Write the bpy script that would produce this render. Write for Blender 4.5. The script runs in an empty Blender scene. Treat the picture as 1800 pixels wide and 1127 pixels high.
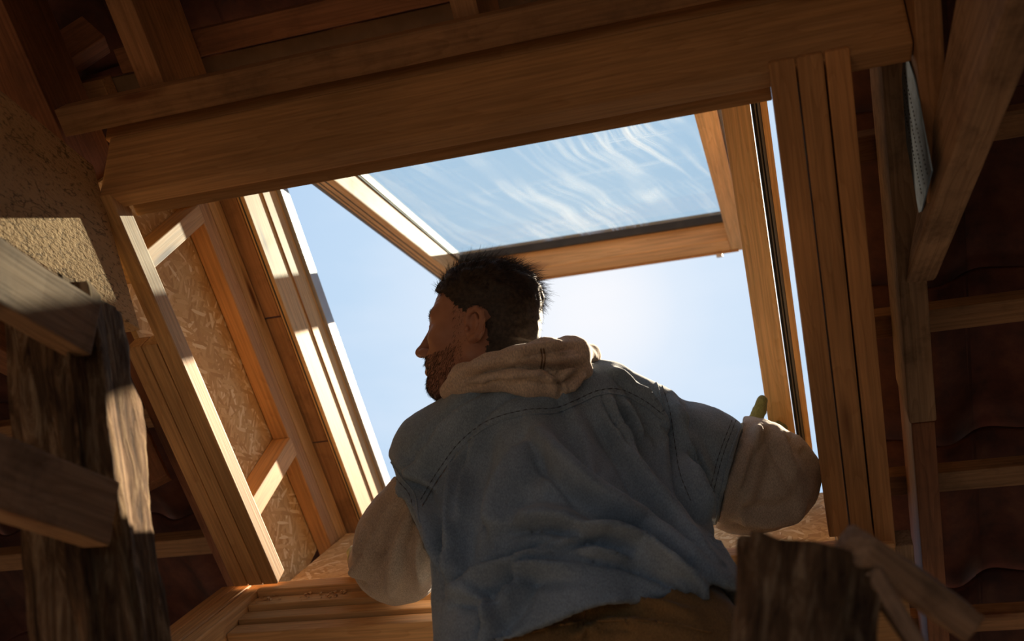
import bpy, bmesh, math, random
import numpy as np
from mathutils import Vector, Matrix, noise
from mathutils.bvhtree import BVHTree

SC = bpy.context.scene
COL = SC.collection
random.seed(7)
RNG = np.random.default_rng(11)

# ------------------------------------------------------------------ frames
# roof frame: u = along the eaves (right), v = down the slope, w = out through the roof.
PITCH = math.radians(38)
CP, SP = math.cos(PITCH), math.sin(PITCH)
S = 0.88                                  # roof units to metres
HC = 0.85                                 # camera height above the attic floor
def _rot(r):
    a = np.linalg.norm(r); k = r / a
    K = np.array([[0, -k[2], k[1]], [k[2], 0, -k[0]], [-k[1], k[0], 0]])
    return np.eye(3) + math.sin(a) * K + (1 - math.cos(a)) * K @ K
RC = _rot(np.array([.471, .22, -.192]))    # roof axes seen from the camera (x right, y down, z forward)
RW = np.array([[1, 0, 0], [0, CP, SP], [0, -SP, CP]])     # roof axes in the world
C2W = RW @ RC.T
CAM = np.array([0, 0, HC])
F = 1800.0
def roof(u, v, w): return RW @ (np.array([u, v, w]) * S) + CAM
def house(x, y, z): return np.array([x, y, z]) * S + CAM  # level axes, roof units, from eye height
def eye(px, py, z): return C2W @ np.array([(px - 900) / F * z, (py - 563.5) / F * z, z]) + CAM
U_, V_, W_ = RW[:, 0], RW[:, 1], RW[:, 2]
X_, Y_, Z_ = np.eye(3)

# ------------------------------------------------------------------ camera
cd = bpy.data.cameras.new('camera'); cam = bpy.data.objects.new('camera', cd); COL.objects.link(cam)
cd.sensor_width = 36; cd.lens = 36.0 * F / 1800.0
m = np.eye(4); m[:3, 0] = C2W[:, 0]; m[:3, 1] = -C2W[:, 1]; m[:3, 2] = -C2W[:, 2]; m[:3, 3] = CAM
cam.matrix_world = Matrix(m.tolist())
cd.clip_start = .05; cd.clip_end = 500
cd.dof.use_dof = True; cd.dof.focus_distance = 1.95; cd.dof.aperture_fstop = 3.6
SC.camera = cam
SC.view_settings.view_transform = 'Standard'; SC.view_settings.look = 'None'
SC.view_settings.exposure = 0.0; SC.view_settings.gamma = 1.0; SC.view_settings.use_curve_mapping = False
SC.cycles.max_bounces = 8; SC.cycles.diffuse_bounces = 4; SC.cycles.transparent_max_bounces = 12
SC.cycles.use_denoising = True

# ------------------------------------------------------------------ sun and sky
sun_dir = RW @ np.array([.25, .41, 1.0]); sun_dir /= np.linalg.norm(sun_dir)
sl = bpy.data.lights.new('sun', 'SUN'); sl.energy = 15.5; sl.angle = math.radians(.7); sl.color = (1, .81, .58)
so = bpy.data.objects.new('sun', sl); COL.objects.link(so)
so.rotation_euler = Vector(sun_dir).to_track_quat('Z', 'Y').to_euler(); so.location = (3, 6, 6)

wd = bpy.data.worlds.new('sky'); SC.world = wd; wd.use_nodes = True
nt = wd.node_tree; nt.nodes.clear()
def N(nt, t, **kw):
    n = nt.nodes.new(t)
    for k, v in kw.items():
        if k.startswith('i_'):
            k = k[2:]; k = int(k) if k.isdigit() else k
            n.inputs[k].default_value = v
        else: setattr(n, k, v)
    return n
def ramp(nt, fac, stops, interp='LINEAR'):
    r = N(nt, 'ShaderNodeValToRGB'); cr = r.color_ramp; cr.interpolation = interp
    while len(cr.elements) < len(stops): cr.elements.new(.5)
    for e, (p, c) in zip(cr.elements, stops):
        e.position = p; e.color = (*c, 1) if len(c) == 3 else c
    if fac is not None: nt.links.new(fac, r.inputs[0])
    return r
tc = N(nt, 'ShaderNodeTexCoord')
gd = C2W @ np.array([(1030 - 900) / F, (540 - 563.5) / F, 1]); gd /= np.linalg.norm(gd)
dot = N(nt, 'ShaderNodeVectorMath', operation='DOT_PRODUCT'); dot.inputs[1].default_value = gd
nt.links.new(tc.outputs['Generated'], dot.inputs[0])
glow = ramp(nt, dot.outputs['Value'], [(0.0, (.30, .46, .68)), (.80, (.34, .53, .80)), (.925, (.44, .63, .88)), (.975, (.56, .73, .93)), (.995, (.70, .82, .97)), (1.0, (.95, .96, 1.0))])
# thin high cloud
mp = N(nt, 'ShaderNodeMapping'); mp.inputs['Scale'].default_value = (2.2, 5.0, 9.0); mp.inputs['Rotation'].default_value = (.3, .5, .4)
nt.links.new(tc.outputs['Generated'], mp.inputs[0])
nz = N(nt, 'ShaderNodeTexNoise', i_Scale=1.3, i_Detail=6.0, i_Roughness=.55); nt.links.new(mp.outputs[0], nz.inputs['Vector'])
cl = ramp(nt, nz.outputs[0], [(.45, (0, 0, 0)), (.75, (.38, .38, .38))])
mx = N(nt, 'ShaderNodeMix', data_type='RGBA'); mx.inputs[7].default_value = (.82, .89, 1, 1)
nt.links.new(cl.outputs[0], mx.inputs[0]); nt.links.new(glow.outputs[0], mx.inputs[6])
sep = N(nt, 'ShaderNodeSeparateXYZ'); nt.links.new(tc.outputs['Generated'], sep.inputs[0])
gr = ramp(nt, sep.outputs[2], [(0.0, (0, 0, 0)), (.04, (1, 1, 1))])
mg = N(nt, 'ShaderNodeMix', data_type='RGBA'); mg.inputs[6].default_value = (.34, .27, .20, 1)    # unseen sunlit yard below the horizon, its glow raised as warm fill
nt.links.new(gr.outputs[0], mg.inputs[0]); nt.links.new(mx.outputs[2], mg.inputs[7])
bg = N(nt, 'ShaderNodeBackground', i_Strength=1.0); nt.links.new(mg.outputs[2], bg.inputs[0])
ow = N(nt, 'ShaderNodeOutputWorld'); nt.links.new(bg.outputs[0], ow.inputs[0])

# ------------------------------------------------------------------ materials
def newmat(name):
    mt = bpy.data.materials.new(name); mt.use_nodes = True; nt = mt.node_tree; nt.nodes.clear()
    out = N(nt, 'ShaderNodeOutputMaterial'); b = N(nt, 'ShaderNodeBsdfPrincipled'); nt.links.new(b.outputs[0], out.inputs[0])
    return mt, nt, b
def math_(nt, op, a, b=None, c=None):
    n = N(nt, 'ShaderNodeMath', operation=op)
    for i, x in enumerate((a, b, c)):
        if x is None: continue
        if hasattr(x, 'is_linked') or hasattr(x, 'links'): nt.links.new(x, n.inputs[i])
        else: n.inputs[i].default_value = x
    return n.outputs[0]
def mixc(nt, fac, a, b, mode='MIX'):
    n = N(nt, 'ShaderNodeMix', data_type='RGBA', blend_type=mode)
    for s, x in ((0, fac), (6, a), (7, b)):
        if hasattr(x, 'links'): nt.links.new(x, n.inputs[s])
        else: n.inputs[s].default_value = x if s == 0 else (*x, 1)
    return n.outputs[2]
def bump(nt, b, h, strength, dist=.002):
    n = N(nt, 'ShaderNodeBump', i_Strength=strength, i_Distance=dist)
    nt.links.new(h, n.inputs['Height']); nt.links.new(n.outputs[0], b.inputs['Normal'])
def wood(name, light, dark, knot=(.16, .06, .02), grain=1.0, rough=.62, stain=0.0, bmp=.35, vary=.28):
    mt, nt, b = newmat(name)
    tc = N(nt, 'ShaderNodeTexCoord'); oi = N(nt, 'ShaderNodeObjectInfo')
    off = N(nt, 'ShaderNodeVectorMath', operation='SCALE'); off.inputs[0].default_value = (37, 11, 19)
    nt.links.new(oi.outputs['Random'], off.inputs['Scale'])
    add = N(nt, 'ShaderNodeVectorMath', operation='ADD'); nt.links.new(tc.outputs['Object'], add.inputs[0]); nt.links.new(off.outputs[0], add.inputs[1])
    m1 = N(nt, 'ShaderNodeMapping'); m1.inputs['Scale'].default_value = (.9, 9, 9); nt.links.new(add.outputs[0], m1.inputs[0])
    n1 = N(nt, 'ShaderNodeTexNoise', i_Scale=1.2, i_Detail=3.0, i_Roughness=.5, i_Distortion=.25); nt.links.new(m1.outputs[0], n1.inputs['Vector'])
    rings = math_(nt, 'FRACT', math_(nt, 'MULTIPLY', n1.outputs[0], 20.0 * grain))
    rr = ramp(nt, rings, [(0, (0, 0, 0)), (.72, (.30, .30, .30)), (.93, (.62, .62, .62)), (1, (0, 0, 0))])
    m2 = N(nt, 'ShaderNodeMapping'); m2.inputs['Scale'].default_value = (5, 190, 190); nt.links.new(add.outputs[0], m2.inputs[0])
    n2 = N(nt, 'ShaderNodeTexNoise', i_Scale=1.0, i_Detail=3.0); nt.links.new(m2.outputs[0], n2.inputs['Vector'])
    c = mixc(nt, rr.outputs[0], light, dark)
    fib = ramp(nt, n2.outputs[0], [(.3, (.72, .72, .72)), (.65, (1.06, 1.06, 1.06))])
    c = mixc(nt, 1.0, c, fib.outputs[0], 'MULTIPLY')
    m3 = N(nt, 'ShaderNodeMapping'); m3.inputs['Scale'].default_value = (1.5, 9, 9); nt.links.new(add.outputs[0], m3.inputs[0])
    vo = N(nt, 'ShaderNodeTexVoronoi', i_Scale=1.6, i_Randomness=1.0); nt.links.new(m3.outputs[0], vo.inputs['Vector'])
    kf = ramp(nt, vo.outputs['Distance'], [(.05, (1, 1, 1)), (.13, (.35, .35, .35)), (.2, (0, 0, 0))])
    c = mixc(nt, kf.outputs[0], c, knot)
    n4 = N(nt, 'ShaderNodeTexNoise', i_Scale=2.6, i_Detail=4.0); nt.links.new(add.outputs[0], n4.inputs['Vector'])
    var = ramp(nt, n4.outputs[0], [(.3, (1 - vary,) * 3), (.7, (1 + vary * .4,) * 3)])
    c = mixc(nt, 1.0, c, var.outputs[0], 'MULTIPLY')
    rv = ramp(nt, oi.outputs['Random'], [(0, (.86, .84, .80)), (.5, (1, 1, 1)), (1, (1.05, .96, .88))])
    c = mixc(nt, 1.0, c, rv.outputs[0], 'MULTIPLY')
    if stain:
        n5 = N(nt, 'ShaderNodeTexNoise', i_Scale=9.0, i_Detail=6.0, i_Roughness=.7); nt.links.new(add.outputs[0], n5.inputs['Vector'])
        sf = ramp(nt, n5.outputs[0], [(.48, (0, 0, 0)), (.66, (stain,) * 3)])
        c = mixc(nt, sf.outputs[0], c, tuple(x * .25 for x in dark))
    nt.links.new(c, b.inputs['Base Color']); b.inputs['Roughness'].default_value = rough
    b.inputs['Specular IOR Level'].default_value = .3
    bump(nt, b, n2.outputs[0], bmp, .0012)
    return mt
def plain(name, col, rough=.6, metal=0.0, noise_amt=.15, scale=30, spec=.4, bmp=0.0):
    mt, nt, b = newmat(name)
    tc = N(nt, 'ShaderNodeTexCoord'); n1 = N(nt, 'ShaderNodeTexNoise', i_Scale=float(scale), i_Detail=5.0); nt.links.new(tc.outputs['Object'], n1.inputs['Vector'])
    r = ramp(nt, n1.outputs[0], [(.3, (1 - noise_amt,) * 3), (.7, (1 + noise_amt,) * 3)])
    nt.links.new(mixc(nt, 1.0, col, r.outputs[0], 'MULTIPLY'), b.inputs['Base Color'])
    b.inputs['Roughness'].default_value = rough; b.inputs['Metallic'].default_value = metal; b.inputs['Specular IOR Level'].default_value = spec
    if bmp: bump(nt, b, n1.outputs[0], bmp, .002)
    return mt
PINE = wood('fresh_pine', (.74, .44, .19), (.60, .32, .12))
PINE2 = wood('orange_pine', (.57, .31, .13), (.45, .225, .085))
PLANED = wood('planed_frame_pine', (.78, .52, .26), (.66, .39, .16), grain=1.6, bmp=.15, vary=.12)
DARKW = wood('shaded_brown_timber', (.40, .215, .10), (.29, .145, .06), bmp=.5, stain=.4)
OLD = wood('weathered_timber', (.42, .27, .16), (.26, .15, .08), bmp=.9, stain=.6, rough=.85)
RED = wood('reddish_rafter_timber', (.30, .13, .06), (.20, .08, .035), stain=.3)
ALU = plain('brown_grey_aluminium', (.16, .14, .115), .45, .3, .06)
GASK = plain('dark_rubber_gasket', (.06, .055, .045), .7)
STEEL = plain('galvanised_steel', (.25, .38, .52), .5, .9, .25, 60)

def osb():
    mt, nt, b = newmat('oriented_strand_board')
    tc = N(nt, 'ShaderNodeTexCoord'); cols = []; c = None
    for k in range(5):
        mp = N(nt, 'ShaderNodeMapping'); a = .35 + k * 1.27
        mp.inputs['Rotation'].default_value = (0, 0, a); mp.inputs['Location'].default_value = (k * 3.1, k * 1.7, k)
        nt.links.new(tc.outputs['Object'], mp.inputs[0])
        m2 = N(nt, 'ShaderNodeMapping'); m2.inputs['Scale'].default_value = (17, 105, 1); nt.links.new(mp.outputs[0], m2.inputs[0])
        nd = N(nt, 'ShaderNodeTexNoise', i_Scale=14.0, i_Detail=2.0); nt.links.new(mp.outputs[0], nd.inputs['Vector'])
        av = N(nt, 'ShaderNodeVectorMath', operation='MULTIPLY_ADD'); nt.links.new(nd.outputs['Color'], av.inputs[0])
        av.inputs[1].default_value = (.6, 1.2, 0); nt.links.new(m2.outputs[0], av.inputs[2])
        vo = N(nt, 'ShaderNodeTexVoronoi', i_Scale=1.0, i_Randomness=1.0); vo.voronoi_dimensions = '2D'; nt.links.new(av.outputs[0], vo.inputs['Vector'])
        se = N(nt, 'ShaderNodeSeparateColor'); nt.links.new(vo.outputs['Color'], se.inputs[0])
        r = ramp(nt, se.outputs[0], [(0, (.50, .29, .11)), (.4, (.60, .37, .15)), (.8, (.69, .46, .21)), (1, (.86, .68, .40))])
        if c is None: c = r.outputs[0]
        else:
            g = math_(nt, 'GREATER_THAN', se.outputs[1], .55)
            edge = ramp(nt, vo.outputs['Distance'], [(.0, (1, 1, 1)), (.42, (1, 1, 1)), (.5, (0, 0, 0))])
            c = mixc(nt, math_(nt, 'MULTIPLY', g, edge.outputs[0]), c, r.outputs[0])
    nt.links.new(c, b.inputs['Base Color']); b.inputs['Roughness'].default_value = .7; b.inputs['Specular IOR Level'].default_value = .25
    bump(nt, b, c, .5, .002)
    return mt
OSB = osb()

def rough_beam_mat():
    mt, nt, b = newmat('rough_sawn_tan_beam')
    tc = N(nt, 'ShaderNodeTexCoord')
    n1 = N(nt, 'ShaderNodeTexNoise', i_Scale=7.0, i_Detail=6.0, i_Roughness=.6); nt.links.new(tc.outputs['Object'], n1.inputs['Vector'])
    mp = N(nt, 'ShaderNodeMapping'); mp.inputs['Scale'].default_value = (60, 120, 120); nt.links.new(tc.outputs['Object'], mp.inputs[0])
    n2 = N(nt, 'ShaderNodeTexNoise', i_Scale=1.3, i_Detail=3.0, i_Roughness=.7); nt.links.new(mp.outputs[0], n2.inputs['Vector'])
    m3 = N(nt, 'ShaderNodeMapping'); m3.inputs['Scale'].default_value = (2.5, 6, 6); nt.links.new(tc.outputs['Object'], m3.inputs[0])
    nw = N(nt, 'ShaderNodeTexNoise', i_Scale=4.0, i_Detail=3.0); nt.links.new(m3.outputs[0], nw.inputs['Vector'])
    av = N(nt, 'ShaderNodeVectorMath', operation='ADD'); nt.links.new(m3.outputs[0], av.inputs[0]); nt.links.new(nw.outputs['Color'], av.inputs[1])
    vo = N(nt, 'ShaderNodeTexVoronoi', feature='DISTANCE_TO_EDGE', i_Scale=1.1); nt.links.new(av.outputs[0], vo.inputs['Vector'])
    cr = ramp(nt, vo.outputs['Distance'], [(0, (.22, .22, .22)), (.012, (1, 1, 1))])
    c = ramp(nt, n1.outputs[0], [(.3, (.44, .26, .12)), (.7, (.60, .37, .18))]).outputs[0]
    p = ramp(nt, n2.outputs[0], [(.34, (.42, .42, .42)), (.46, (1, 1, 1))])
    c = mixc(nt, 1.0, c, p.outputs[0], 'MULTIPLY')
    c = mixc(nt, .8, c, cr.outputs[0], 'MULTIPLY')
    nt.links.new(c, b.inputs['Base Color']); b.inputs['Roughness'].default_value = .85; b.inputs['Specular IOR Level'].default_value = .15
    bump(nt, b, n2.outputs[0], .9, .004)
    return mt
BEAM = rough_beam_mat()

def bark_mat():
    mt, nt, b = newmat('rough_split_log')
    tc = N(nt, 'ShaderNodeTexCoord')
    mp = N(nt, 'ShaderNodeMapping'); mp.inputs['Scale'].default_value = (6, 40, 40); nt.links.new(tc.outputs['Object'], mp.inputs[0])
    n1 = N(nt, 'ShaderNodeTexNoise', i_Scale=1.5, i_Detail=7.0, i_Roughness=.7, i_Distortion=.8); nt.links.new(mp.outputs[0], n1.inputs['Vector'])
    n2 = N(nt, 'ShaderNodeTexNoise', i_Scale=14.0, i_Detail=4.0); nt.links.new(tc.outputs['Object'], n2.inputs['Vector'])
    c = ramp(nt, n1.outputs[0], [(.32, (.035, .018, .010)), (.5, (.19, .11, .055)), (.68, (.50, .36, .21))]).outputs[0]
    v = ramp(nt, n2.outputs[0], [(.3, (.6, .6, .6)), (.7, (1.1, 1.1, 1.1))])
    c = mixc(nt, 1.0, c, v.outputs[0], 'MULTIPLY')
    nt.links.new(c, b.inputs['Base Color']); b.inputs['Roughness'].default_value = .9; b.inputs['Specular IOR Level'].default_value = .15
    bump(nt, b, n1.outputs[0], 1.0, .012)
    return mt
BARK = bark_mat()

def tile_mat():
    mt, nt, b = newmat('terracotta_tile')
    tc = N(nt, 'ShaderNodeTexCoord'); oi = N(nt, 'ShaderNodeObjectInfo')
    n1 = N(nt, 'ShaderNodeTexNoise', i_Scale=14.0, i_Detail=6.0, i_Roughness=.65); nt.links.new(tc.outputs['Object'], n1.inputs['Vector'])
    c = ramp(nt, n1.outputs[0], [(.3, (.05, .018, .013)), (.55, (.12, .038, .022)), (.75, (.18, .07, .035))]).outputs[0]
    rv = ramp(nt, oi.outputs['Random'], [(0, (.6, .6, .65)), (1, (1.1, 1, .95))])
    c = mixc(nt, 1.0, c, rv.outputs[0], 'MULTIPLY')
    nt.links.new(c, b.inputs['Base Color']); b.inputs['Roughness'].default_value = .8
    bump(nt, b, n1.outputs[0], .4, .004)
    return mt
TILE = tile_mat()
SHELL = plain('old_dark_boards', (.16, .10, .06), .9)

def fabric(name, c1, c2, weave=900, wrinkle=.5, fuzz=.25):
    mt, nt, b = newmat(name)
    tc = N(nt, 'ShaderNodeTexCoord')
    n1 = N(nt, 'ShaderNodeTexNoise', i_Scale=9.0, i_Detail=6.0, i_Roughness=.6); nt.links.new(tc.outputs['Object'], n1.inputs['Vector'])
    mp = N(nt, 'ShaderNodeMapping'); mp.inputs['Scale'].default_value = (weave, weave * .35, weave * .35); mp.inputs['Rotation'].default_value = (.3, .8, .5); nt.links.new(tc.outputs['Object'], mp.inputs[0])
    n2 = N(nt, 'ShaderNodeTexNoise', i_Scale=1.0, i_Detail=2.0); nt.links.new(mp.outputs[0], n2.inputs['Vector'])
    n3 = N(nt, 'ShaderNodeTexNoise', i_Scale=38.0, i_Detail=3.0, i_Distortion=.6); nt.links.new(tc.outputs['Object'], n3.inputs['Vector'])
    c = ramp(nt, n1.outputs[0], [(.32, c1), (.68, c2)]).outputs[0]
    w = ramp(nt, n2.outputs[0], [(.35, (.72, .72, .74)), (.65, (1.15, 1.15, 1.15))])
    c = mixc(nt, 1.0, c, w.outputs[0], 'MULTIPLY')
    nt.links.new(c, b.inputs['Base Color']); b.inputs['Roughness'].default_value = .9; b.inputs['Specular IOR Level'].default_value = .12
    b.inputs['Sheen Weight'].default_value = fuzz; b.inputs['Sheen Roughness'].default_value = .4
    h = math_(nt, 'ADD', math_(nt, 'MULTIPLY', n2.outputs[0], .25), n3.outputs[0])
    bump(nt, b, h, wrinkle, .0025)
    return mt
DENIM = fabric('faded_blue_denim', (.22, .30, .375), (.33, .43, .52))
TAN = fabric('faded_tan_sleeve_cloth', (.44, .36, .28), (.56, .47, .37))
HOODM = fabric('cream_jersey', (.62, .50, .38), (.74, .62, .49), weave=600, wrinkle=.3, fuzz=.4)
PANTS = fabric('ochre_work_trouser_cloth', (.22, .13, .05), (.33, .20, .08))
GLOVEM = fabric('olive_green_work_glove', (.20, .21, .07), (.30, .30, .12))
THREAD = plain('dark_thread', (.07, .075, .085), .9)
BROWNTH = plain('brown_thread', (.22, .12, .05), .9)

def skin_mat():
    mt, nt, b = newmat('skin')
    tc = N(nt, 'ShaderNodeTexCoord')
    n1 = N(nt, 'ShaderNodeTexNoise', i_Scale=25.0, i_Detail=4.0); nt.links.new(tc.outputs['Object'], n1.inputs['Vector'])
    n2 = N(nt, 'ShaderNodeTexNoise', i_Scale=420.0, i_Detail=2.0); nt.links.new(tc.outputs['Object'], n2.inputs['Vector'])
    c = ramp(nt, n1.outputs[0], [(.3, (.36, .175, .115)), (.7, (.46, .24, .165))]).outputs[0]
    nt.links.new(c, b.inputs['Base Color']); b.inputs['Roughness'].default_value = .48; b.inputs['Specular IOR Level'].default_value = .45
    b.inputs['Subsurface Weight'].default_value = .12; b.inputs['Subsurface Radius'].default_value = (.012, .004, .002); b.inputs['Subsurface Scale'].default_value = 1.0
    bump(nt, b, n2.outputs[0], .25, .0006)
    return mt
SKIN = skin_mat()
def hair_mat(name, c1, c2):
    mt, nt, b = newmat(name)
    tc = N(nt, 'ShaderNodeTexCoord')
    n1 = N(nt, 'ShaderNodeTexNoise', i_Scale=160.0, i_Detail=2.0); nt.links.new(tc.outputs['Object'], n1.inputs['Vector'])
    c = ramp(nt, n1.outputs[0], [(.35, c1), (.65, c2)]).outputs[0]
    nt.links.new(c, b.inputs['Base Color']); b.inputs['Roughness'].default_value = .6; b.inputs['Specular IOR Level'].default_value = .5
    return mt
HAIR = hair_mat('dark_brown_hair', (.016, .011, .009), (.050, .034, .026))
BEARD = hair_mat('brown_beard', (.03, .017, .01), (.09, .05, .03))
EYE = plain('eye', (.5, .46, .42), .2)

def glass_mat():
    mt, nt, b = newmat('dusty_window_glass')
    nt.nodes.remove(b)
    out = [n for n in nt.nodes if n.type == 'OUTPUT_MATERIAL'][0]
    tr = N(nt, 'ShaderNodeBsdfTransparent'); tr.inputs[0].default_value = (.80, .89, .93, 1)
    gl = N(nt, 'ShaderNodeBsdfGlossy', i_Roughness=.02); gl.inputs[0].default_value = (.9, .95, 1, 1)
    fr = N(nt, 'ShaderNodeFresnel', i_IOR=1.35)
    m1 = N(nt, 'ShaderNodeMixShader'); ge = N(nt, 'ShaderNodeNewGeometry'); nt.links.new(math_(nt, 'MULTIPLY', fr.outputs[0], math_(nt, 'SUBTRACT', 1.0, ge.outputs['Backfacing'])), m1.inputs[0]); nt.links.new(tr.outputs[0], m1.inputs[1]); nt.links.new(gl.outputs[0], m1.inputs[2])
    # wiped-dust streaks
    tc = N(nt, 'ShaderNodeTexCoord'); facs = None
    for ang, sx, sy, lo, hi, loc in ((-1.43, 12, .8, .50, .74, 0), (-1.33, 60, 1.5, .52, .78, 5), (.06, 50, 1.2, .58, .84, 9)):
        nd = N(nt, 'ShaderNodeTexNoise', i_Scale=1.6, i_Detail=2.0); nt.links.new(tc.outputs['Object'], nd.inputs['Vector'])
        av = N(nt, 'ShaderNodeVectorMath', operation='MULTIPLY_ADD'); nt.links.new(nd.outputs['Color'], av.inputs[0]); av.inputs[1].default_value = (.16, .16, 0); nt.links.new(tc.outputs['Object'], av.inputs[2])
        mp = N(nt, 'ShaderNodeMapping'); mp.inputs['Rotation'].default_value = (0, 0, ang); mp.inputs['Location'].default_value = (loc, loc, 0); nt.links.new(av.outputs[0], mp.inputs[0])
        mq = N(nt, 'ShaderNodeMapping'); mq.inputs['Scale'].default_value = (sy, sx, 1); nt.links.new(mp.outputs[0], mq.inputs[0])
        nn = N(nt, 'ShaderNodeTexNoise', i_Scale=1.0, i_Detail=4.0, i_Roughness=.6); nt.links.new(mq.outputs[0], nn.inputs['Vector'])
        r = ramp(nt, nn.outputs[0], [(lo, (0, 0, 0)), (hi, (1, 1, 1))])
        facs = r.outputs[0] if facs is None else math_(nt, 'MAXIMUM', facs, r.outputs[0])
    big = N(nt, 'ShaderNodeTexNoise', i_Scale=3.2, i_Detail=3.0); nt.links.new(tc.outputs['Object'], big.inputs['Vector'])
    br = ramp(nt, big.outputs[0], [(.36, (.12, .12, .12)), (.62, (1, 1, 1))])
    # streaks whitened toward the pane's right and lower edge, a painted glow haze (local x right, y down the pane)
    sp = N(nt, 'ShaderNodeSeparateXYZ'); nt.links.new(tc.outputs['Object'], sp.inputs[0])
    gx = math_(nt, 'MULTIPLY_ADD', sp.outputs[0], .85, .15); gy = math_(nt, 'MULTIPLY', sp.outputs[1], .35)
    g = math_(nt, 'MINIMUM', math_(nt, 'ADD', gx, gy), 1.0)
    fac = math_(nt, 'MULTIPLY', math_(nt, 'MULTIPLY', facs, br.outputs[0]), g)
    fac = math_(nt, 'MULTIPLY_ADD', fac, .85, .015)
    tl = N(nt, 'ShaderNodeBsdfTranslucent'); tl.inputs[0].default_value = (.9, .93, .95, 1)
    df = N(nt, 'ShaderNodeBsdfDiffuse'); df.inputs[0].default_value = (.8, .82, .85, 1)
    m0 = N(nt, 'ShaderNodeMixShader', i_0=.25); nt.links.new(tl.outputs[0], m0.inputs[1]); nt.links.new(df.outputs[0], m0.inputs[2])
    m2 = N(nt, 'ShaderNodeMixShader'); nt.links.new(fac, m2.inputs[0]); nt.links.new(m1.outputs[0], m2.inputs[1]); nt.links.new(m0.outputs[0], m2.inputs[2])
    nt.links.new(m2.outputs[0], out.inputs[0])
    return mt
GLASS = glass_mat()

# ------------------------------------------------------------------ object helpers
def put(name, me, mat, parent=None, M=None, smooth=False):
    o = bpy.data.objects.new(name, me); COL.objects.link(o)
    me.materials.append(mat)
    if M is not None: o.matrix_world = M
    if parent is not None:
        o.parent = parent; o.matrix_parent_inverse = parent.matrix_world.inverted()
    if smooth:
        for p in me.polygons: p.use_smooth = True
    return o
def tag(o, label=None, cat=None, group=None, kind=None):
    if label: o['label'] = label
    if cat: o['category'] = cat
    if group: o['group'] = group
    if kind: o['kind'] = kind
    return o
def empty(name, loc, label=None, cat=None, group=None, kind=None):
    o = bpy.data.objects.new(name, None); COL.objects.link(o); o.matrix_world = Matrix.Translation(Vector(loc)); o.empty_display_size = .1
    return tag(o, label, cat, group, kind)
def frameM(o, L, W, T):
    m = np.eye(4); m[:3, 0] = L; m[:3, 1] = W; m[:3, 2] = T; m[:3, 3] = o
    return Matrix(m.tolist())
def box_mesh(l, w, t, bev=.003, seg=1, rough=0.0, cuts=0):
    bm = bmesh.new()
    bmesh.ops.create_cube(bm, size=1)
    bmesh.ops.scale(bm, vec=(l, w, t), verts=bm.verts)
    bmesh.ops.translate(bm, vec=(l / 2, w / 2, t / 2), verts=bm.verts)
    if bev: bmesh.ops.bevel(bm, geom=bm.edges[:], offset=min(bev, w * .25, t * .25), segments=2, affect='EDGES', profile=.6)
    if cuts:
        for k in range(1, cuts):
            bmesh.ops.bisect_plane(bm, geom=bm.verts[:] + bm.edges[:] + bm.faces[:], plane_co=(l * k / cuts, 0, 0), plane_no=(1, 0, 0))
    if rough:
        off = Vector((random.uniform(0, 99), random.uniform(0, 99), 0))
        for v in bm.verts:
            v.co += noise.noise_vector(Vector((v.co.x * 9, v.co.y * 22, v.co.z * 22)) + off) * rough
    me = bpy.data.meshes.new('m'); bm.to_mesh(me); bm.free(); return me
def board(name, org, L, W, T, l, w, t, mat, parent=None, bev=.003, rough=0.0, cuts=0):
    return put(name, box_mesh(l, w, t, bev, 1, rough, cuts), mat, parent, frameM(org, L, W, T))
def rbox(name, u, v, w, mat, axis='v', parent=None, **k):
    """box in the roof frame, ranges in roof units; local X runs along the grain"""
    o = roof(u[0], v[0], w[0]); d = [(u[1] - u[0]) * S, (v[1] - v[0]) * S, (w[1] - w[0]) * S]
    A = [U_, V_, W_]; i = 'uvw'.index(axis); j, q = (i + 1) % 3, (i + 2) % 3
    return board(name, o, A[i], A[j], A[q], d[i], d[j], d[q], mat, parent, **k)
def hbox(name, x, y, z, mat, axis='x', parent=None, **k):
    o = house(x[0], y[0], z[0]); d = [(x[1] - x[0]) * S, (y[1] - y[0]) * S, (z[1] - z[0]) * S]
    A = [X_, Y_, Z_]; i = 'xyz'.index(axis); j, q = (i + 1) % 3, (i + 2) % 3
    return board(name, o, A[i], A[j], A[q], d[i], d[j], d[q], mat, parent, **k)
def prism(name, pts, ext, mat, L, parent=None, bev=.003):
    """polygon (world points) extruded by the world vector ext, grain along L"""
    pts = [np.array(p) for p in pts]; ext = np.array(ext, float)
    Lx = np.array(L) / np.linalg.norm(L); T = ext / np.linalg.norm(ext); T = T - Lx * (T @ Lx); T /= np.linalg.norm(T); Wd = np.cross(T, Lx)
    M = frameM(pts[0], Lx, Wd, T); Mi = np.array(M.inverted())
    bm = bmesh.new()
    def loc(p): return Vector((Mi[:3, :3] @ p + Mi[:3, 3]).tolist())
    a = [bm.verts.new(loc(p)) for p in pts]; b = [bm.verts.new(loc(p + ext)) for p in pts]
    bm.faces.new(a); bm.faces.new(b[::-1])
    for i in range(len(a)):
        j = (i + 1) % len(a); bm.faces.new((a[j], a[i], b[i], b[j]))
    bmesh.ops.recalc_face_normals(bm, faces=bm.faces)
    if bev: bmesh.ops.bevel(bm, geom=bm.edges[:], offset=bev, segments=2, affect='EDGES', profile=.6)
    me = bpy.data.meshes.new('m'); bm.to_mesh(me); bm.free()
    return put(name, me, mat, parent, M)
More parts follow.
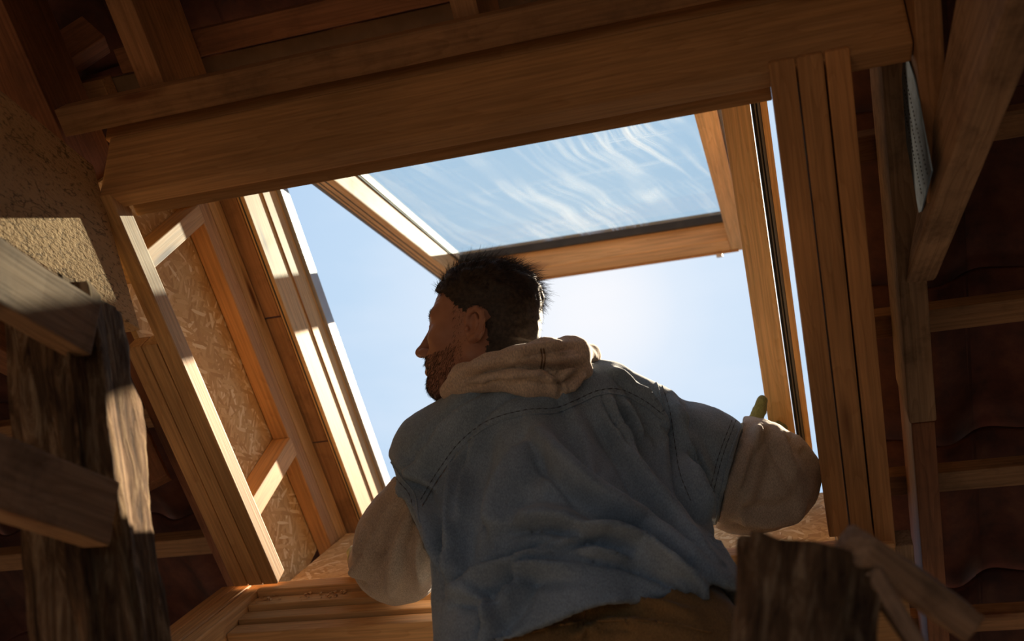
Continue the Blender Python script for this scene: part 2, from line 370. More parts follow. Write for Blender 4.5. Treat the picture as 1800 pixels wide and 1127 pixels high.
def beam_between(name, a, b, w, t, upv, mat, parent=None, **k):
    a = np.array(a, float); b = np.array(b, float); L = b - a; l = np.linalg.norm(L); L /= l
    W = np.array(upv, float); W -= L * (W @ L); W /= np.linalg.norm(W); T = np.cross(L, W)
    return board(name, a - W * w / 2 - T * t / 2, L, W, T, l, w, t, mat, parent, **k)

# ================================================================== SETTING
fl = board('floor', (-3.2, -3.2, -.05), X_, Y_, Z_, 6.4, 5.2, .05, plain('worn_floor_boards', (.37, .25, .16), .8), bev=0); tag(fl, kind='structure')

def panel(name, org, L, W, l, w, mat, t=.03):
    o = board(name, org, L, W, np.cross(L, W), l, w, t, mat, bev=0); return tag(o, kind='structure')
for X0, nm in ((-3.30, 'unseen_wall_left'), (2.35, 'unseen_wall_right')):
    panel(nm, (X0, -3.6, 0), Y_, Z_, 7.0, 4.2, SHELL)  # unseen gable walls, added to hold back ambient sky fill
panel('unseen_ceiling_front', roof(1.22, -1.55, 2.30), V_, U_, 4.35 * S, 1.6, SHELL)
panel('unseen_ceiling_front', roof(-3.80, -1.55, 2.30), V_, U_, 4.35 * S, .42, SHELL)  # unseen roof panels, added to block light outside the tiled area
rg = roof(-3.8, -1.50, 2.33)
panel('unseen_ceiling_rear', rg, np.array([0, -CP, -SP]), X_, 2.6, 5.8, SHELL)  # unseen rear slope, added to cut fill; its length sets how much enters
panel('unseen_wall_front', roof(-3.8, 2.46, 2.33) - Z_ * 1.3, X_, Z_, 5.8, 1.32, SHELL)  # unseen knee wall, closes the added light enclosure at the eaves

# ------------------------------------------------------------------ the roof window
win = empty('window_1', roof(-.6, 1.2, 2.3), kind='structure')
WF0, WF1 = 2.25, 2.47
fr = [rbox('frame_jamb', (-1.266, -1.247), (.56, 1.84), (WF0, WF1), PLANED, 'v', win),
      rbox('frame_jamb', (-.068, -.006), (.56, 1.84), (WF0, WF1), PLANED, 'v', win),
      rbox('frame_head', (-1.247, -.068), (.56, .615), (WF0, WF1), PLANED, 'u', win),
      rbox('frame_sill', (-1.247, -.068), (1.785, 1.84), (WF0, WF1 - .04), PLANED, 'u', win)]
# grooves and seals of the frame
rbox('seal', (-1.2485, -1.243), (.615, 1.785), (2.345, 2.348), PINE2, 'v', fr[0], bev=0)
rbox('cladding', (-1.262, -1.236), (.56, 1.84), (2.43, 2.475), plain('grey_cladding', (.42, .42, .42), .4, .5, .08), 'v', win, bev=.002)
rbox('glazing_groove', (-1.259, -1.256), (.56, 1.84), (2.2475, 2.2505), GASK, 'v', fr[0], bev=0)
rbox('seal', (-.004, .009), (.56, 1.84), (2.262, 2.33), GASK, 'v', win, bev=.001)
rbox('seal', (.0025, .0055), (.56, 1.84), (2.254, 2.264), ALU, 'v', win, bev=.0005)
rbox('cladding', (.009, .016), (.56, 1.84), (2.256, 2.40), ALU, 'v', win, bev=.001)
rbox('frame_batten', (.016, .031), (.56, 1.84), (2.25, 2.44), PINE, 'v', win, bev=.001)
# the open sash: origin at its top hinge, local x across, y down the sash, z inward
SA = math.radians(49.0)
sd = V_ * math.cos(SA) + W_ * math.sin(SA); sn = np.cross(U_, sd)      # sn points outward
SL, ST = 1.53 * S, .115 * S
so_ = roof(-1.236, .60, 2.435)
sash = empty('sash', so_); sash.matrix_world = frameM(so_, U_, sd, sn); sash.parent = win; sash.matrix_parent_inverse = win.matrix_world.inverted()
SW = 1.150 * S
def sbox(name, x, y, z, mat, axis, **k):
    i = 'xyz'.index(axis); A = [U_, sd, sn]; j, q = (i + 1) % 3, (i + 2) % 3
    o = so_ + U_ * x[0] + sd * y[0] + sn * z[0]; d = [x[1] - x[0], y[1] - y[0], z[1] - z[0]]
    return board(name, o, A[i], A[j], A[q], d[i], d[j], d[q], mat, sash, **k)
RWD = .13
sbox('sash_stile', (.004, .056), (0, SL - .0), (0, ST), PLANED, 'y', bev=.004)
sbox('sash_stile', (SW - .056, SW - .004), (0, SL), (0, ST), PLANED, 'y', bev=.004)
sbox('sash_rail', (.056, SW - .056), (SL - RWD, SL), (0, ST), PLANED, 'x', bev=.004)
sbox('sash_rail', (.056, SW - .056), (0, RWD), (0, ST), PLANED, 'x', bev=.004)
for a, b in ((.014, .017), (.030, .034)):
    sbox('groove', (a, b), (.0, SL), (-.0006, .002), GASK, 'y', bev=0)
sbox('groove', (.03, SW - .03), (SL - .020, SL - .0165), (-.0006, .002), DARKW, 'x', bev=0)
sbox('rail_bead', (.03, SW - .03), (SL - .014, SL - .004), (-.005, .001), PLANED, 'x', bev=.0015)
sbox('sash_cladding', (-.012, .004), (-.01, SL + .012), (.012, ST + .012), ALU, 'y', bev=.002)
sbox('sash_cladding', (-.006, .004), (-.01, SL + .004), (.0, .009), ALU, 'y', bev=.001)
sbox('sash_cladding', (SW - .004, SW + .012), (-.01, SL + .012), (.012, ST + .012), ALU, 'y', bev=.002)
sbox('sash_cladding', (-.012, SW + .012), (SL, SL + .012), (.022, ST + .012), ALU, 'x', bev=.002)
pane = sbox('pane', (.05, SW - .05), (.06, SL - .09), (.086, .092), GLASS, 'x', bev=0)
for (x, y) in (((.056, .062), (RWD, SL - RWD)), ((SW - .062, SW - .056), (RWD, SL - RWD))):
    sbox('glazing_bead', x, y, (.070, .086), plain('pale_bead', (.72, .60, .42), .5), 'y', bev=.001)
sbox('glazing_seal', (.056, SW - .056), (SL - RWD - .013, SL - RWD), (.060, .086), GASK, 'x', bev=.002)
sbox('glazing_seal', (.056, .060), (RWD, SL - RWD), (.064, .070), GASK, 'y', bev=.0005)
lt = sbox('latch', (SW - .105, SW - .085), (SL - .020, SL + .004), (-.014, -.004), plain('white_plastic', (.75, .72, .68), .4), 'x', bev=.003)
sbox('hinge', (.005, .055), (-.004, .02), (-.006, .0), STEEL, 'y', bev=.002)

# ------------------------------------------------------------------ purlin above the window
hd = empty('purlin', house(-.5, 1.46, 1.15), 'long planed pine header beam over the top of the roof window', 'beam')
hbox('main_beam', (-1.272, .262), (1.443, 1.493), (1.094, 1.236), PINE2, 'x', hd, bev=.004, cuts=4)
hbox('top_strip', (-1.29, .262), (1.450, 1.495), (1.240, 1.272), PINE2, 'x', hd, bev=.003)
tag(rbox('lining_strip', (-1.247, .034), (.478, .533), (1.806, 1.845), PINE2, 'u', bev=.003), 'narrow pine strip fixed under the header beam along the top of the opening', 'trim board')
# upper batten and its strip
tag(rbox('rough_batten', (-1.36, .40), (.297, .355), (1.850, 1.895), DARKW, 'u', bev=.002, rough=.0012, cuts=12), 'rough sawn brown batten running above the header beam, upper long rail', 'batten')
tag(rbox('thin_batten', (-1.12, .40), (.350, .378), (1.905, 1.94), DARKW, 'u', bev=.002), 'thin strip of timber in the dark gap above the header beam', 'batten')

# ------------------------------------------------------------------ left jamb
for i, (u0, u1, v0, lb) in enumerate(((-1.365, -1.327, .80, 'outermost left of three pine studs beside the window, butting under the tan beam'),
                                      (-1.3255, -1.2875, .80, 'middle one of three pine studs left of the window, below the tan beam'),
                                      (-1.286, -1.247, .462, 'tall pine stud with sunlit edge at the left side of the window'))):
    tag(rbox('stud', (u0, u1), (v0, 1.474), (1.75, 1.797), PINE, 'v', bev=.003, cuts=4), lb, 'stud', 'pine studs left of the window')
ob = put('strand_board', box_mesh(1.22 * S, .46 * S, .012, 0), OSB, None, frameM(roof(-1.360, .47, 1.802) - U_ * .012, V_, W_, U_))
tag(ob, 'chipboard panel of pressed wood strands lining the left side of the opening', 'panel')
tag(rbox('nogging', (-1.358, -1.303), (.630, .675), (1.80, 2.136), PINE, 'w', bev=.002), 'short pine crosspiece at the top of the left chipboard panel', 'crosspiece', 'short crosspieces')
tag(rbox('nogging', (-1.358, -1.303), (1.305, 1.360), (1.80, 2.136), PINE, 'w', bev=.002), 'short pine crosspiece low on the left chipboard panel', 'crosspiece', 'short crosspieces')
tag(rbox('stud', (-1.357, -1.310), (.50, 1.78), (2.138, 2.190), PINE2, 'v', bev=.003), 'orange pine stud at the far edge of the left chipboard panel', 'stud')
tag(rbox('stud', (-1.357, -1.3105), (.50, 1.78), (2.192, 2.246), PINE, 'v', bev=.003), 'pale pine stud nearest the window frame on the left', 'stud')
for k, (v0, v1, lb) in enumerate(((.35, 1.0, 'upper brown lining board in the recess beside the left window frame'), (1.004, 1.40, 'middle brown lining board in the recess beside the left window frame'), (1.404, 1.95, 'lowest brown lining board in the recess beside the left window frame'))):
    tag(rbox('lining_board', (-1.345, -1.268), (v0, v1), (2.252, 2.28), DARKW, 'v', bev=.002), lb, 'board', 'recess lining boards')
tag(rbox('rafter', (-1.47, -1.375), (-.6, 2.4), (1.86, 2.0), RED, 'v', bev=.003), 'dark rafter running behind the three pine studs on the left', 'rafter')

# ------------------------------------------------------------------ right jamb
for i, (u0, u1, v1, lb) in enumerate(((.034, .0765, 1.46, 'innermost pine stud right of the window, beside the bright slit'),
                                      (.079, .1215, 1.475, 'middle pine stud right of the window with a dark round knot'),
                                      (.1245, .164, 1.502, 'outermost pine stud right of the window, beside the dark gap'))):
    tag(rbox('stud', (u0, u1), (.452, v1), (1.75, 1.80), PINE2, 'v', bev=.003, cuts=4), lb, 'stud', 'pine studs right of the window')
tag(rbox('strand_board', (.052, .064), (.45, 1.66), (1.803, 2.16), OSB, 'v', bev=0), 'chipboard lining behind the innermost right stud', 'panel')
tag(rbox('rafter', (.085, .16), (.49, 2.4), (1.82, 2.02), DARKW, 'v', bev=.003), 'dark rafter hidden behind the right-hand studs', 'rafter')
tag(rbox('packing_block', (.14, .20), (1.507, 1.66), (1.765, 1.815), OLD, 'v', bev=.003, rough=.001), 'small offcut block under the outermost right stud', 'block')

# ------------------------------------------------------------------ sill, built up of boards on a slope
sdv, sdw = .378 / 1.069, 1 / 1.069
SD = V_ * sdv + W_ * sdw; SNr = -V_ * sdw + W_ * sdv
SO = roof(0, 1.48, 1.75)
def sillbox(name, u, a, b, mat, axis, **k):
    A = [U_, SD, SNr]; i = 'uab'.index(axis); j, q = (i + 1) % 3, (i + 2) % 3
    o = SO + (U_ * u[0] + SD * a[0] + SNr * b[0]) * S; d = [(u[1] - u[0]) * S, (a[1] - a[0]) * S, (b[1] - b[0]) * S]
    return board(name, o, A[i], A[j], A[q], d[i], d[j], d[q], mat, **k)
tag(sillbox('sill_board', (-1.30, .05), (.032, .52), (-.065, -.042), OSB, 'u', bev=.002), 'wide sloping sill board of pressed wood leading out to the window', 'sill board')
for (a0, a1, b0, b1, lb) in ((-.0190, .030, -.06, 0, 'topmost pine sill board against the foot of the studs'),
                             (-.070, -.024, -.08, -.017, 'second pine sill board from the window, strewn with shavings'),
                             (-.122, -.077, -.10, -.030, 'third pine sill board from the window'),
                             (-.178, -.129, -.16, -.040, 'lowest and nearest pine sill board with a splintered edge')):
    tag(sillbox('sill_slat', (-1.296, .16), (a0, a1), (b0, b1), PINE, 'u', bev=.0025, cuts=10, rough=.0008), lb, 'board', 'stepped sill boards')
for (u0, u1, a0, b1, lb) in ((-1.334, -1.298, -.55, -.004, 'inner of three pine side boards running down from the left end of the sill'),
                             (-1.374, -1.337, -.62, -.001, 'middle of three pine side boards running down from the left end of the sill'),
                             (-1.418, -1.377, -.66, -.002, 'outer of three pine side boards running down from the left end of the sill')):
    tag(sillbox('side_board', (u0, u1), (a0, .03), (-.07, b1), PINE, 'a', bev=.003, cuts=6, rough=.001), lb, 'board', 'side boards of the sill')
# shavings
for k in range(34):
    if k < 22: u = random.uniform(-1.28, -1.05); a = random.uniform(-.068, -.026); b = -.0165
    else: u = random.uniform(-.80, -.62); a = random.uniform(-.172, -.135); b = -.0395
    bm = bmesh.new(); R0 = random.uniform(.003, .007); n = 9; prev = None; wd_ = random.uniform(.002, .004)
    for i in range(n):
        t = i / (n - 1) * random.uniform(2.6, 3.0); p = Vector((R0 * math.cos(t) + t * .002, 0, R0 * .6 * math.sin(t)))
        cur = [bm.verts.new(p + Vector((0, s * wd_, d))) for s, d in ((-1, 0), (1, 0), (1, .0006), (-1, .0006))]
        if prev:
            for q in range(4): bm.faces.new((prev[q], prev[(q + 1) % 4], cur[(q + 1) % 4], cur[q]))
        else: bm.faces.new(cur)
        prev = cur
    bm.faces.new(prev[::-1]); bmesh.ops.recalc_face_normals(bm, faces=bm.faces)
    me = bpy.data.meshes.new('m'); bm.to_mesh(me); bm.free()
    an = random.uniform(0, 6.28); Lx = U_ * math.cos(an) + SD * math.sin(an); Wx = np.cross(SNr, Lx)
    o = put('wood_shaving', me, PINE, None, frameM(SO + (U_ * u + SD * a + SNr * b) * S + SNr * .0005, Lx, Wx, SNr))
    tag(o, 'curled pale wood shaving on the second sill board, left of the man' if k < 22 else 'curled pale wood shaving on the nearest sill board, beside the hem of the shirt', 'wood shaving', 'wood shavings at the left end of the sill' if k < 22 else 'wood shavings near the shirt hem')

# ------------------------------------------------------------------ rough tan beam on the left (level, runs outward)
pts = [house(-1.269, .25, .881), house(-1.269, 1.628, .881), house(-1.269, 1.410, 1.148), house(-1.269, .25, 1.131)]
tb = prism('collar_beam', pts, -U_ * .095, BEAM, Y_, bev=.004)
tag(tb, 'broad rough-faced tan beam running out to the studs on the left, with a sun patch', 'beam')
tag(hbox('lower_beam', (-1.80, -1.70), (.3, 1.9), (.93, 1.00), RED, 'y', bev=.003), 'thin brown timber running outward beneath the tan beam at the left edge', 'beam')
tag(beam_between('strut', eye(-30, 190, 1.95), eye(170, 60, 2.05), .07, .05, Z_, RED), 'dark diagonal strut high in the upper left corner', 'strut')
tag(beam_between('strut', eye(205, 690, 2.16), eye(278, 850, 2.08), .05, .04, Z_, RED), 'dark reddish strut slanting between the log post and the left studs', 'strut')

# ------------------------------------------------------------------ rafters above, battens, right side
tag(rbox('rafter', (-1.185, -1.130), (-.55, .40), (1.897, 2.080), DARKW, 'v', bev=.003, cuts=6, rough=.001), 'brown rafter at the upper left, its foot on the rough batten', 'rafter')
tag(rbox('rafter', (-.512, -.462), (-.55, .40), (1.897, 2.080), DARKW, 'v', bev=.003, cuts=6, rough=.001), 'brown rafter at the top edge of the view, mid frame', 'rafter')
tag(rbox('rafter', (.228, .281), (.20, 1.30), (1.90, 2.08), OLD, 'v', bev=.004, cuts=8, rough=.0016), 'weathered upper length of the rafter right of the dark gap', 'rafter')
tag(rbox('rafter', (.231, .278), (1.304, 2.5), (1.905, 2.08), RED, 'v', bev=.003), 'lower smoother length of the rafter right of the dark gap', 'rafter')
WB0, WB1 = 2.085, 2.125
bt = [(-.52, 'a batten across the tiles at the very top'), (-.10, 'batten under the tiles above the header'), (.32, ''), (.75, ''), (1.165, ''), (1.60, ''), (2.05, '')]
posn = {.32: 'level with the header beam', .75: 'below the diagonal brace', 1.165: 'second up', 1.60: 'third', 2.05: 'lowest'}
names_r = {.75: 'highest tile batten on the right, passing behind the slanting beam', 1.165: 'tile batten on the right just below the foot of the slanting beam', 1.60: 'tile batten on the right midway down, under a curved tile edge', 2.05: 'lowest tile batten on the right, by the stump tip', .32: 'tile batten in the upper right corner behind the slanting beam'}
names_l = {.75: 'tile batten on the left behind the tan beam', 1.165: 'tile batten on the left between log post and studs, upper', 1.60: 'tile batten on the left between log post and studs, lower', 2.05: 'lowest tile batten at the bottom left', .32: 'tile batten in the upper left corner'}
for v in (.32, .75, 1.165, 1.60, 2.05):
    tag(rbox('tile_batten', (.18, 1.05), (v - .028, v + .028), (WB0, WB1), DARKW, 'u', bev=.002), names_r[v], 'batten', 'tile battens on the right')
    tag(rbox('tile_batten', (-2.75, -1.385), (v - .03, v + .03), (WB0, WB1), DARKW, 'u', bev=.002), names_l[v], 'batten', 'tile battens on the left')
tag(rbox('tile_batten', (-1.33, .18), (-.13, -.07), (WB0, WB1), RED, 'u', bev=.002), 'dark tile batten high above the header beam', 'batten')
tag(rbox('tile_batten', (-1.33, .18), (.235, .29), (WB0, WB1), RED, 'u', bev=.002), 'dark tile batten just above the window head', 'batten')

tag(rbox('light_stop_board', (-1.44, .10), (.30, .555), (2.13, 2.15), SHELL, 'u', bev=.002), 'dark board added above the window to stop light leaking through the gap', 'board')  # added to block sun leaking between the tiles and the window head
tag(rbox('light_stop_board', (-1.44, -1.352), (.56, 2.0), (2.30, 2.32), SHELL, 'v', bev=.002), 'dark board added beside the left window frame to stop light leaking in', 'board')  # added behind the rafter to close a light gap beside the frame
# slanting beam, upper right
A0, A1 = house(.345, .95, .9), house(.239, 1.94, .9)
B1 = house(.247, 1.86, .925); B0 = house(.345, .95, 1.14)
sb = prism('slanting_beam', [A0, A1, B1, B0], U_ * .058 * S, OLD, A1 - A0, bev=.005)
tag(sb, 'thick weathered beam coming toward the camera in the upper right', 'beam')
def W2(px, py, u):
    d = RC.T @ np.array([(px - 900) / F, (py - 563.5) / F, 1]); d = d * u / d[0]; return roof(*d)
tag(rbox('blocking', (.264, .305), (.10, .74), (1.735, 1.845), DARKW, 'v', bev=.003), 'brown packing timber behind the steel plate, upper right', 'block')
pl = prism('nail_plate', [W2(x, y, .2630) for x, y in ((1591, 80), (1584, 185), (1617, 374), (1622, 371), (1640, 300), (1609, 135))], -U_ * .002, STEEL, V_, bev=.0004)
tag(pl, 'perforated galvanised steel nail plate on the timber in the upper right', 'metal plate')
q0, q1, q2 = (np.array((1598, 160.)), np.array((1628, 290.)), np.array((1590, 180.)))
holes = bmesh.new()
Pb = [W2(x, y, .2603) for x, y in ((1590, 110), (1634, 300), (1589, 200), (1618, 350))]
HOLEM = plain('dark_hole', (.02, .02, .02), .9)
for i in range(24):
    for j in range(3):
        t = (i + .5) / 24; s = (j + .5) / 3
        top = Pb[0] * (1 - t) + Pb[1] * t; bot = Pb[2] * (1 - t) + Pb[3] * t; c = top * (1 - s) + bot * s
        r = .0016; vs = [holes.verts.new(Vector(c + V_ * r * math.cos(a) + W_ * r * math.sin(a)) - pl.location) for a in [k * math.pi / 3 for k in range(6)]]
        vt = [holes.verts.new(v.co - Vector(U_ * .0008)) for v in vs]
        holes.faces.new(vs); holes.faces.new(vt[::-1])
        for k in range(6): holes.faces.new((vs[k], vs[(k + 1) % 6], vt[(k + 1) % 6], vt[k]))
me = bpy.data.meshes.new('m'); holes.to_mesh(me); holes.free()
hp = put('perforation', me, HOLEM, pl, Matrix.Translation(pl.location)); hp['kind'] = 'stuff'

# ------------------------------------------------------------------ tiles
TLU, TLV, TT = .30, .475, .016     # cover width, length (roof units), thickness (metres)
def tile_mesh():
    bm = bmesh.new(); nx, ny = 28, 4; W = TLU * S * 1.06; Lh = TLV * S; top = []; bot = []
    def prof(t):   # S-shaped pantile section
        return .026 * math.sin(t * 2 * math.pi) + .008 * math.sin(t * 4 * math.pi + .6)
    for j in range(ny + 1):
        ra, rb = [], []
        for i in range(nx + 1):
            t = i / nx; x = t * W; z = prof(t * 1.06)
            y = Lh * j / ny; sl = -.022 * (1 - j / ny)      # lower end rides on the next course
            ra.append(bm.verts.new((x, y, z + TT - sl * 0 + .03 * j / ny))); rb.append(bm.verts.new((x, y, z + .03 * j / ny)))
        top.append(ra); bot.append(rb)
    for j in range(ny):
        for i in range(nx):
            bm.faces.new((top[j][i], top[j][i + 1], top[j + 1][i + 1], top[j + 1][i])); bm.faces.new((bot[j][i], bot[j + 1][i], bot[j + 1][i + 1], bot[j][i + 1]))
    for j in range(ny):
        bm.faces.new((top[j][0], top[j + 1][0], bot[j + 1][0], bot[j][0])); bm.faces.new((top[j][nx], bot[j][nx], bot[j + 1][nx], top[j + 1][nx]))
    for i in range(nx):
        bm.faces.new((top[0][i], bot[0][i], bot[0][i + 1], top[0][i + 1])); bm.faces.new((top[ny][i], top[ny][i + 1], bot[ny][i + 1], bot[ny][i]))
    bmesh.ops.recalc_face_normals(bm, faces=bm.faces)
    me = bpy.data.meshes.new('pantile'); bm.to_mesh(me); bm.free(); me.materials.append(TILE)
    for p in me.polygons: p.use_smooth = True
    return me
tme = tile_mesh()
def tile(u, v, lab, grp):
    o = bpy.data.objects.new('roof_tile', tme); COL.objects.link(o)
    o.matrix_world = frameM(roof(u, v - .03, 2.205), U_, V_, W_) @ Matrix.Rotation(random.uniform(-.006, .006), 4, 'Z')
    tag(o, lab, 'roof tile', grp)
rows = [-.94, -.52, -.10, .32, .75, 1.165, 1.60, 2.05]
for v in rows:
    for k in range(5):      # right of the window
        u = .10 + k * TLU
        if u > .9: continue
        tile(u, v, 'dark terracotta pantile seen from below, right of the studs', 'roof tiles right of the window')
    for k in range(6):
        u = -1.73 - k * TLU
        if abs(v - 1.165) < .01 and k == 3: pass
        tile(u, v, 'dark terracotta pantile seen from below, left of the studs', 'roof tiles left of the window')
    if v < .3:
        for k in range(5):
            tile(-1.435 + k * TLU, v, 'dark terracotta pantile seen from below, above the header beam', 'roof tiles above the window')

# ------------------------------------------------------------------ foreground: rough posts
def log_mesh(L, w, t, amp, n=60, m_=28, seed=0, taper=0.0, groove=0.0):
    bm = bmesh.new(); rings = []
    for i in range(n + 1):
        x = L * i / n; ring = []
        for j in range(m_):
            a = 2 * math.pi * j / m_; ca, sa = math.cos(a), math.sin(a)
            e = .42; y = w / 2 * math.copysign(abs(ca) ** e, ca); z = t / 2 * math.copysign(abs(sa) ** e, sa)
            k = 1 - taper * (1 - i / n)
            p = Vector((x * 5 + seed, y * 14, z * 14))
            d = noise.fractal(p, 1.0, 2.0, 5) * amp + noise.noise(Vector((x * 3, a * 4.0, seed))) * amp * .8
            if groove: d -= groove * max(0, noise.noise(Vector((x * 1.5, a * 7, seed + 3)))) 
            r = Vector((0, y, z)).normalized(); ring.append(bm.verts.new(Vector((x, y * k, z * k)) + r * d))
        rings.append(ring)
    for i in range(n):
        for j in range(m_): bm.faces.new((rings[i][j], rings[i][(j + 1) % m_], rings[i + 1][(j + 1) % m_], rings[i + 1][j]))
    for ring, s in ((rings[0], 1), (rings[-1], -1)):
        c = bm.verts.new(sum((v.co for v in ring), Vector()) / m_ + Vector((-.006 * s, 0, 0)))
        for j in range(m_): bm.faces.new((ring[j], ring[(j + 1) % m_], c) if s < 0 else (ring[(j + 1) % m_], ring[j], c))
    bmesh.ops.recalc_face_normals(bm, faces=bm.faces)
    me = bpy.data.meshes.new('m'); bm.to_mesh(me); bm.free(); return me
def log_between(name, a, b, w, t, side, mat, parent=None, **k):
    a = np.array(a); b = np.array(b); L = b - a; l = np.linalg.norm(L); L /= l
    W = np.array(side, float); W -= L * (W @ L); W /= np.linalg.norm(W); T = np.cross(L, W)
    return put(name, log_mesh(l, w, t, **k), mat, parent, frameM(a, L, W, T), smooth=True)
RIGHT = C2W @ np.array([1, 0, 0])
lp = empty('trestle', eye(255, 1400, .9), 'rough-hewn timber trestle, out of focus at the lower left, sun on its bark edge', 'trestle')
log_between('post', eye(92, 528, 1.40), eye(205, 1500, 1.08), .120, .060, RIGHT, BARK, lp, amp=.006, seed=3.3, n=90)
log_between('bark_edge', eye(148, 524, 1.42), eye(258, 1500, 1.10), .036, .145, C2W @ np.array([1, 0, -.30]), BARK, lp, amp=.017, seed=8.1, n=150, groove=.014)
YD = Y_
def rung(px, py, z, h, lab):
    e = eye(px, py, z); s = e - YD * .72
    o = beam_between('crosspiece', s, e, h, .036, Z_, OLD, lp, rough=.003, cuts=14, bev=.003)
    return o
rung(150, 582, 1.33, .075, '')
rung(178, 905, 1.20, .076, '')
rs = empty('stump_post', eye(1400, 1600, .8), 'thick splintered timber stump, out of focus at the lower right corner', 'post')
log_between('post', eye(1416, 1002, 1.04), eye(1375, 1560, .80), .140, .085, RIGHT, BARK, rs, amp=.010, seed=21.0, n=90, groove=.024)
log_between('side_slab', eye(1500, 958, 1.02), eye(1685, 1092, 1.06), .034, .05, C2W @ np.array([.5, -.8, 0]), OLD, rs, amp=.005, seed=5.0, n=40)
log_between('splinter', eye(1530, 1010, 1.0), eye(1640, 1180, .95), .020, .02, RIGHT, OLD, rs, amp=.004, seed=15.0, n=30)
#PERSON
# ================================================================== THE MAN
import openvdb
def cc(px, py, z): return np.array([(px - 900) / F * z, (py - 563.5) / F * z, z])
def w2c(p): return C2W.T @ (np.array(p) - CAM)
class Sdf:
    """signed distance field sampled on a grid; k = blend radius"""
    def __init__(s, lo, hi, h):
        s.lo = np.array(lo, float); s.h = h; n = np.ceil((np.array(hi) - s.lo) / h).astype(int) + 1
        ax = [(s.lo[i] + h * np.arange(n[i])).astype(np.float32) for i in range(3)]
        s.ax = ax; s.X = ax[0][:, None, None]; s.Y = ax[1][None, :, None]; s.Z = ax[2][None, None, :]
        s.f = np.full(n, 9.0, np.float32)
    def win(s, c, r):
        sl = []
        for i in range(3):
            a = int(max(0, math.floor((c[i] - r[i] - s.lo[i]) / s.h))); b = int(min(len(s.ax[i]), math.ceil((c[i] + r[i] - s.lo[i]) / s.h) + 1))
            sl.append(slice(a, max(b, a)))
        return tuple(sl)
    def _loc(s, sl): return s.ax[0][sl[0]][:, None, None], s.ax[1][sl[1]][None, :, None], s.ax[2][sl[2]][None, None, :]
    def add(s, fn, lo, hi, k=.02, sub=False, pad=.05):
        c = (np.array(lo) + np.array(hi)) / 2; r = (np.array(hi) - np.array(lo)) / 2 + pad + k
        sl = s.win(c, r); X, Y, Z = s._loc(sl)
        if min(s.f[sl].shape) == 0: return
        d = fn(X, Y, Z).astype(np.float32); a = s.f[sl]
        if sub:
            d = -d; h = np.clip(.5 + .5 * (d - a) / k, 0, 1); s.f[sl] = a * (1 - h) + d * h + k * h * (1 - h)
        else:
            h = np.clip(.5 + .5 * (d - a) / k, 0, 1); s.f[sl] = a * h + d * (1 - h) - k * h * (1 - h)
    def ell(s, c, r, k=.02, R=None, sub=False):
        c = np.array(c, float); r = np.array(r, float); m = r.max()
        def fn(X, Y, Z):
            x, y, z = X - c[0], Y - c[1], Z - c[2]
            if R is not None: x, y, z = (R[0, 0] * x + R[1, 0] * y + R[2, 0] * z), (R[0, 1] * x + R[1, 1] * y + R[2, 1] * z), (R[0, 2] * x + R[1, 2] * y + R[2, 2] * z)
            k0 = np.sqrt((x / r[0]) ** 2 + (y / r[1]) ** 2 + (z / r[2]) ** 2); k1 = np.sqrt((x / r[0] ** 2) ** 2 + (y / r[1] ** 2) ** 2 + (z / r[2] ** 2) ** 2)
            return k0 * (k0 - 1) / np.maximum(k1, 1e-6)
        s.add(fn, c - m, c + m, k, sub)
    def cone(s, a, b, ra, rb, k=.02, sub=False):
        a = np.array(a, float); b = np.array(b, float); ba = b - a; l2 = ba @ ba; m = max(ra, rb)
        def fn(X, Y, Z):
            x, y, z = X - a[0], Y - a[1], Z - a[2]
            t = np.clip((x * ba[0] + y * ba[1] + z * ba[2]) / l2, 0, 1)
            return np.sqrt((x - t * ba[0]) ** 2 + (y - t * ba[1]) ** 2 + (z - t * ba[2]) ** 2) - (ra + (rb - ra) * t)
        s.add(fn, np.minimum(a, b) - m, np.maximum(a, b) + m, k, sub)
    def chain(s, pts, k=.02, sub=False):
        for p, q in zip(pts[:-1], pts[1:]): s.cone(p[:3], q[:3], p[3], q[3], k, sub)
    def mesh(s):
        g = openvdb.FloatGrid(2.0); f = np.clip(s.f, -s.h * 4, s.h * 4)
        g.copyFromArray(np.ascontiguousarray(f)); pts, quads = g.convertToQuads(isovalue=0.0)
        V = pts.astype(float) * s.h + s.lo
        return V, quads
def to_mesh(V, Q, flip=False):
    me = bpy.data.meshes.new('m')
    if flip: Q = Q[:, ::-1]
    me.vertices.add(len(V)); me.vertices.foreach_set('co', np.asarray(V, np.float32).ravel())
    me.loops.add(Q.size); me.loops.foreach_set('vertex_index', np.asarray(Q, np.int32).ravel())
    me.polygons.add(len(Q)); n = Q.shape[1]; me.polygons.foreach_set('loop_start', np.arange(len(Q), dtype=np.int32) * n)
    me.update(calc_edges=True); me.validate()
    me.polygons.foreach_set('use_smooth', np.ones(len(me.polygons), bool)); return me
def vnormals(V, Q):
    a, b, c = V[Q[:, 0]], V[Q[:, 1]], V[Q[:, 2]]; n = np.cross(c - a, V[Q[:, 3]] - b)
    N_ = np.zeros_like(V)
    for i in range(4): np.add.at(N_, Q[:, i], n)
    return N_ / np.maximum(np.linalg.norm(N_, axis=1, keepdims=True), 1e-12)
def pix(V): return np.stack([900 + F * V[:, 0] / V[:, 2], 563.5 + F * V[:, 1] / V[:, 2]], 1)
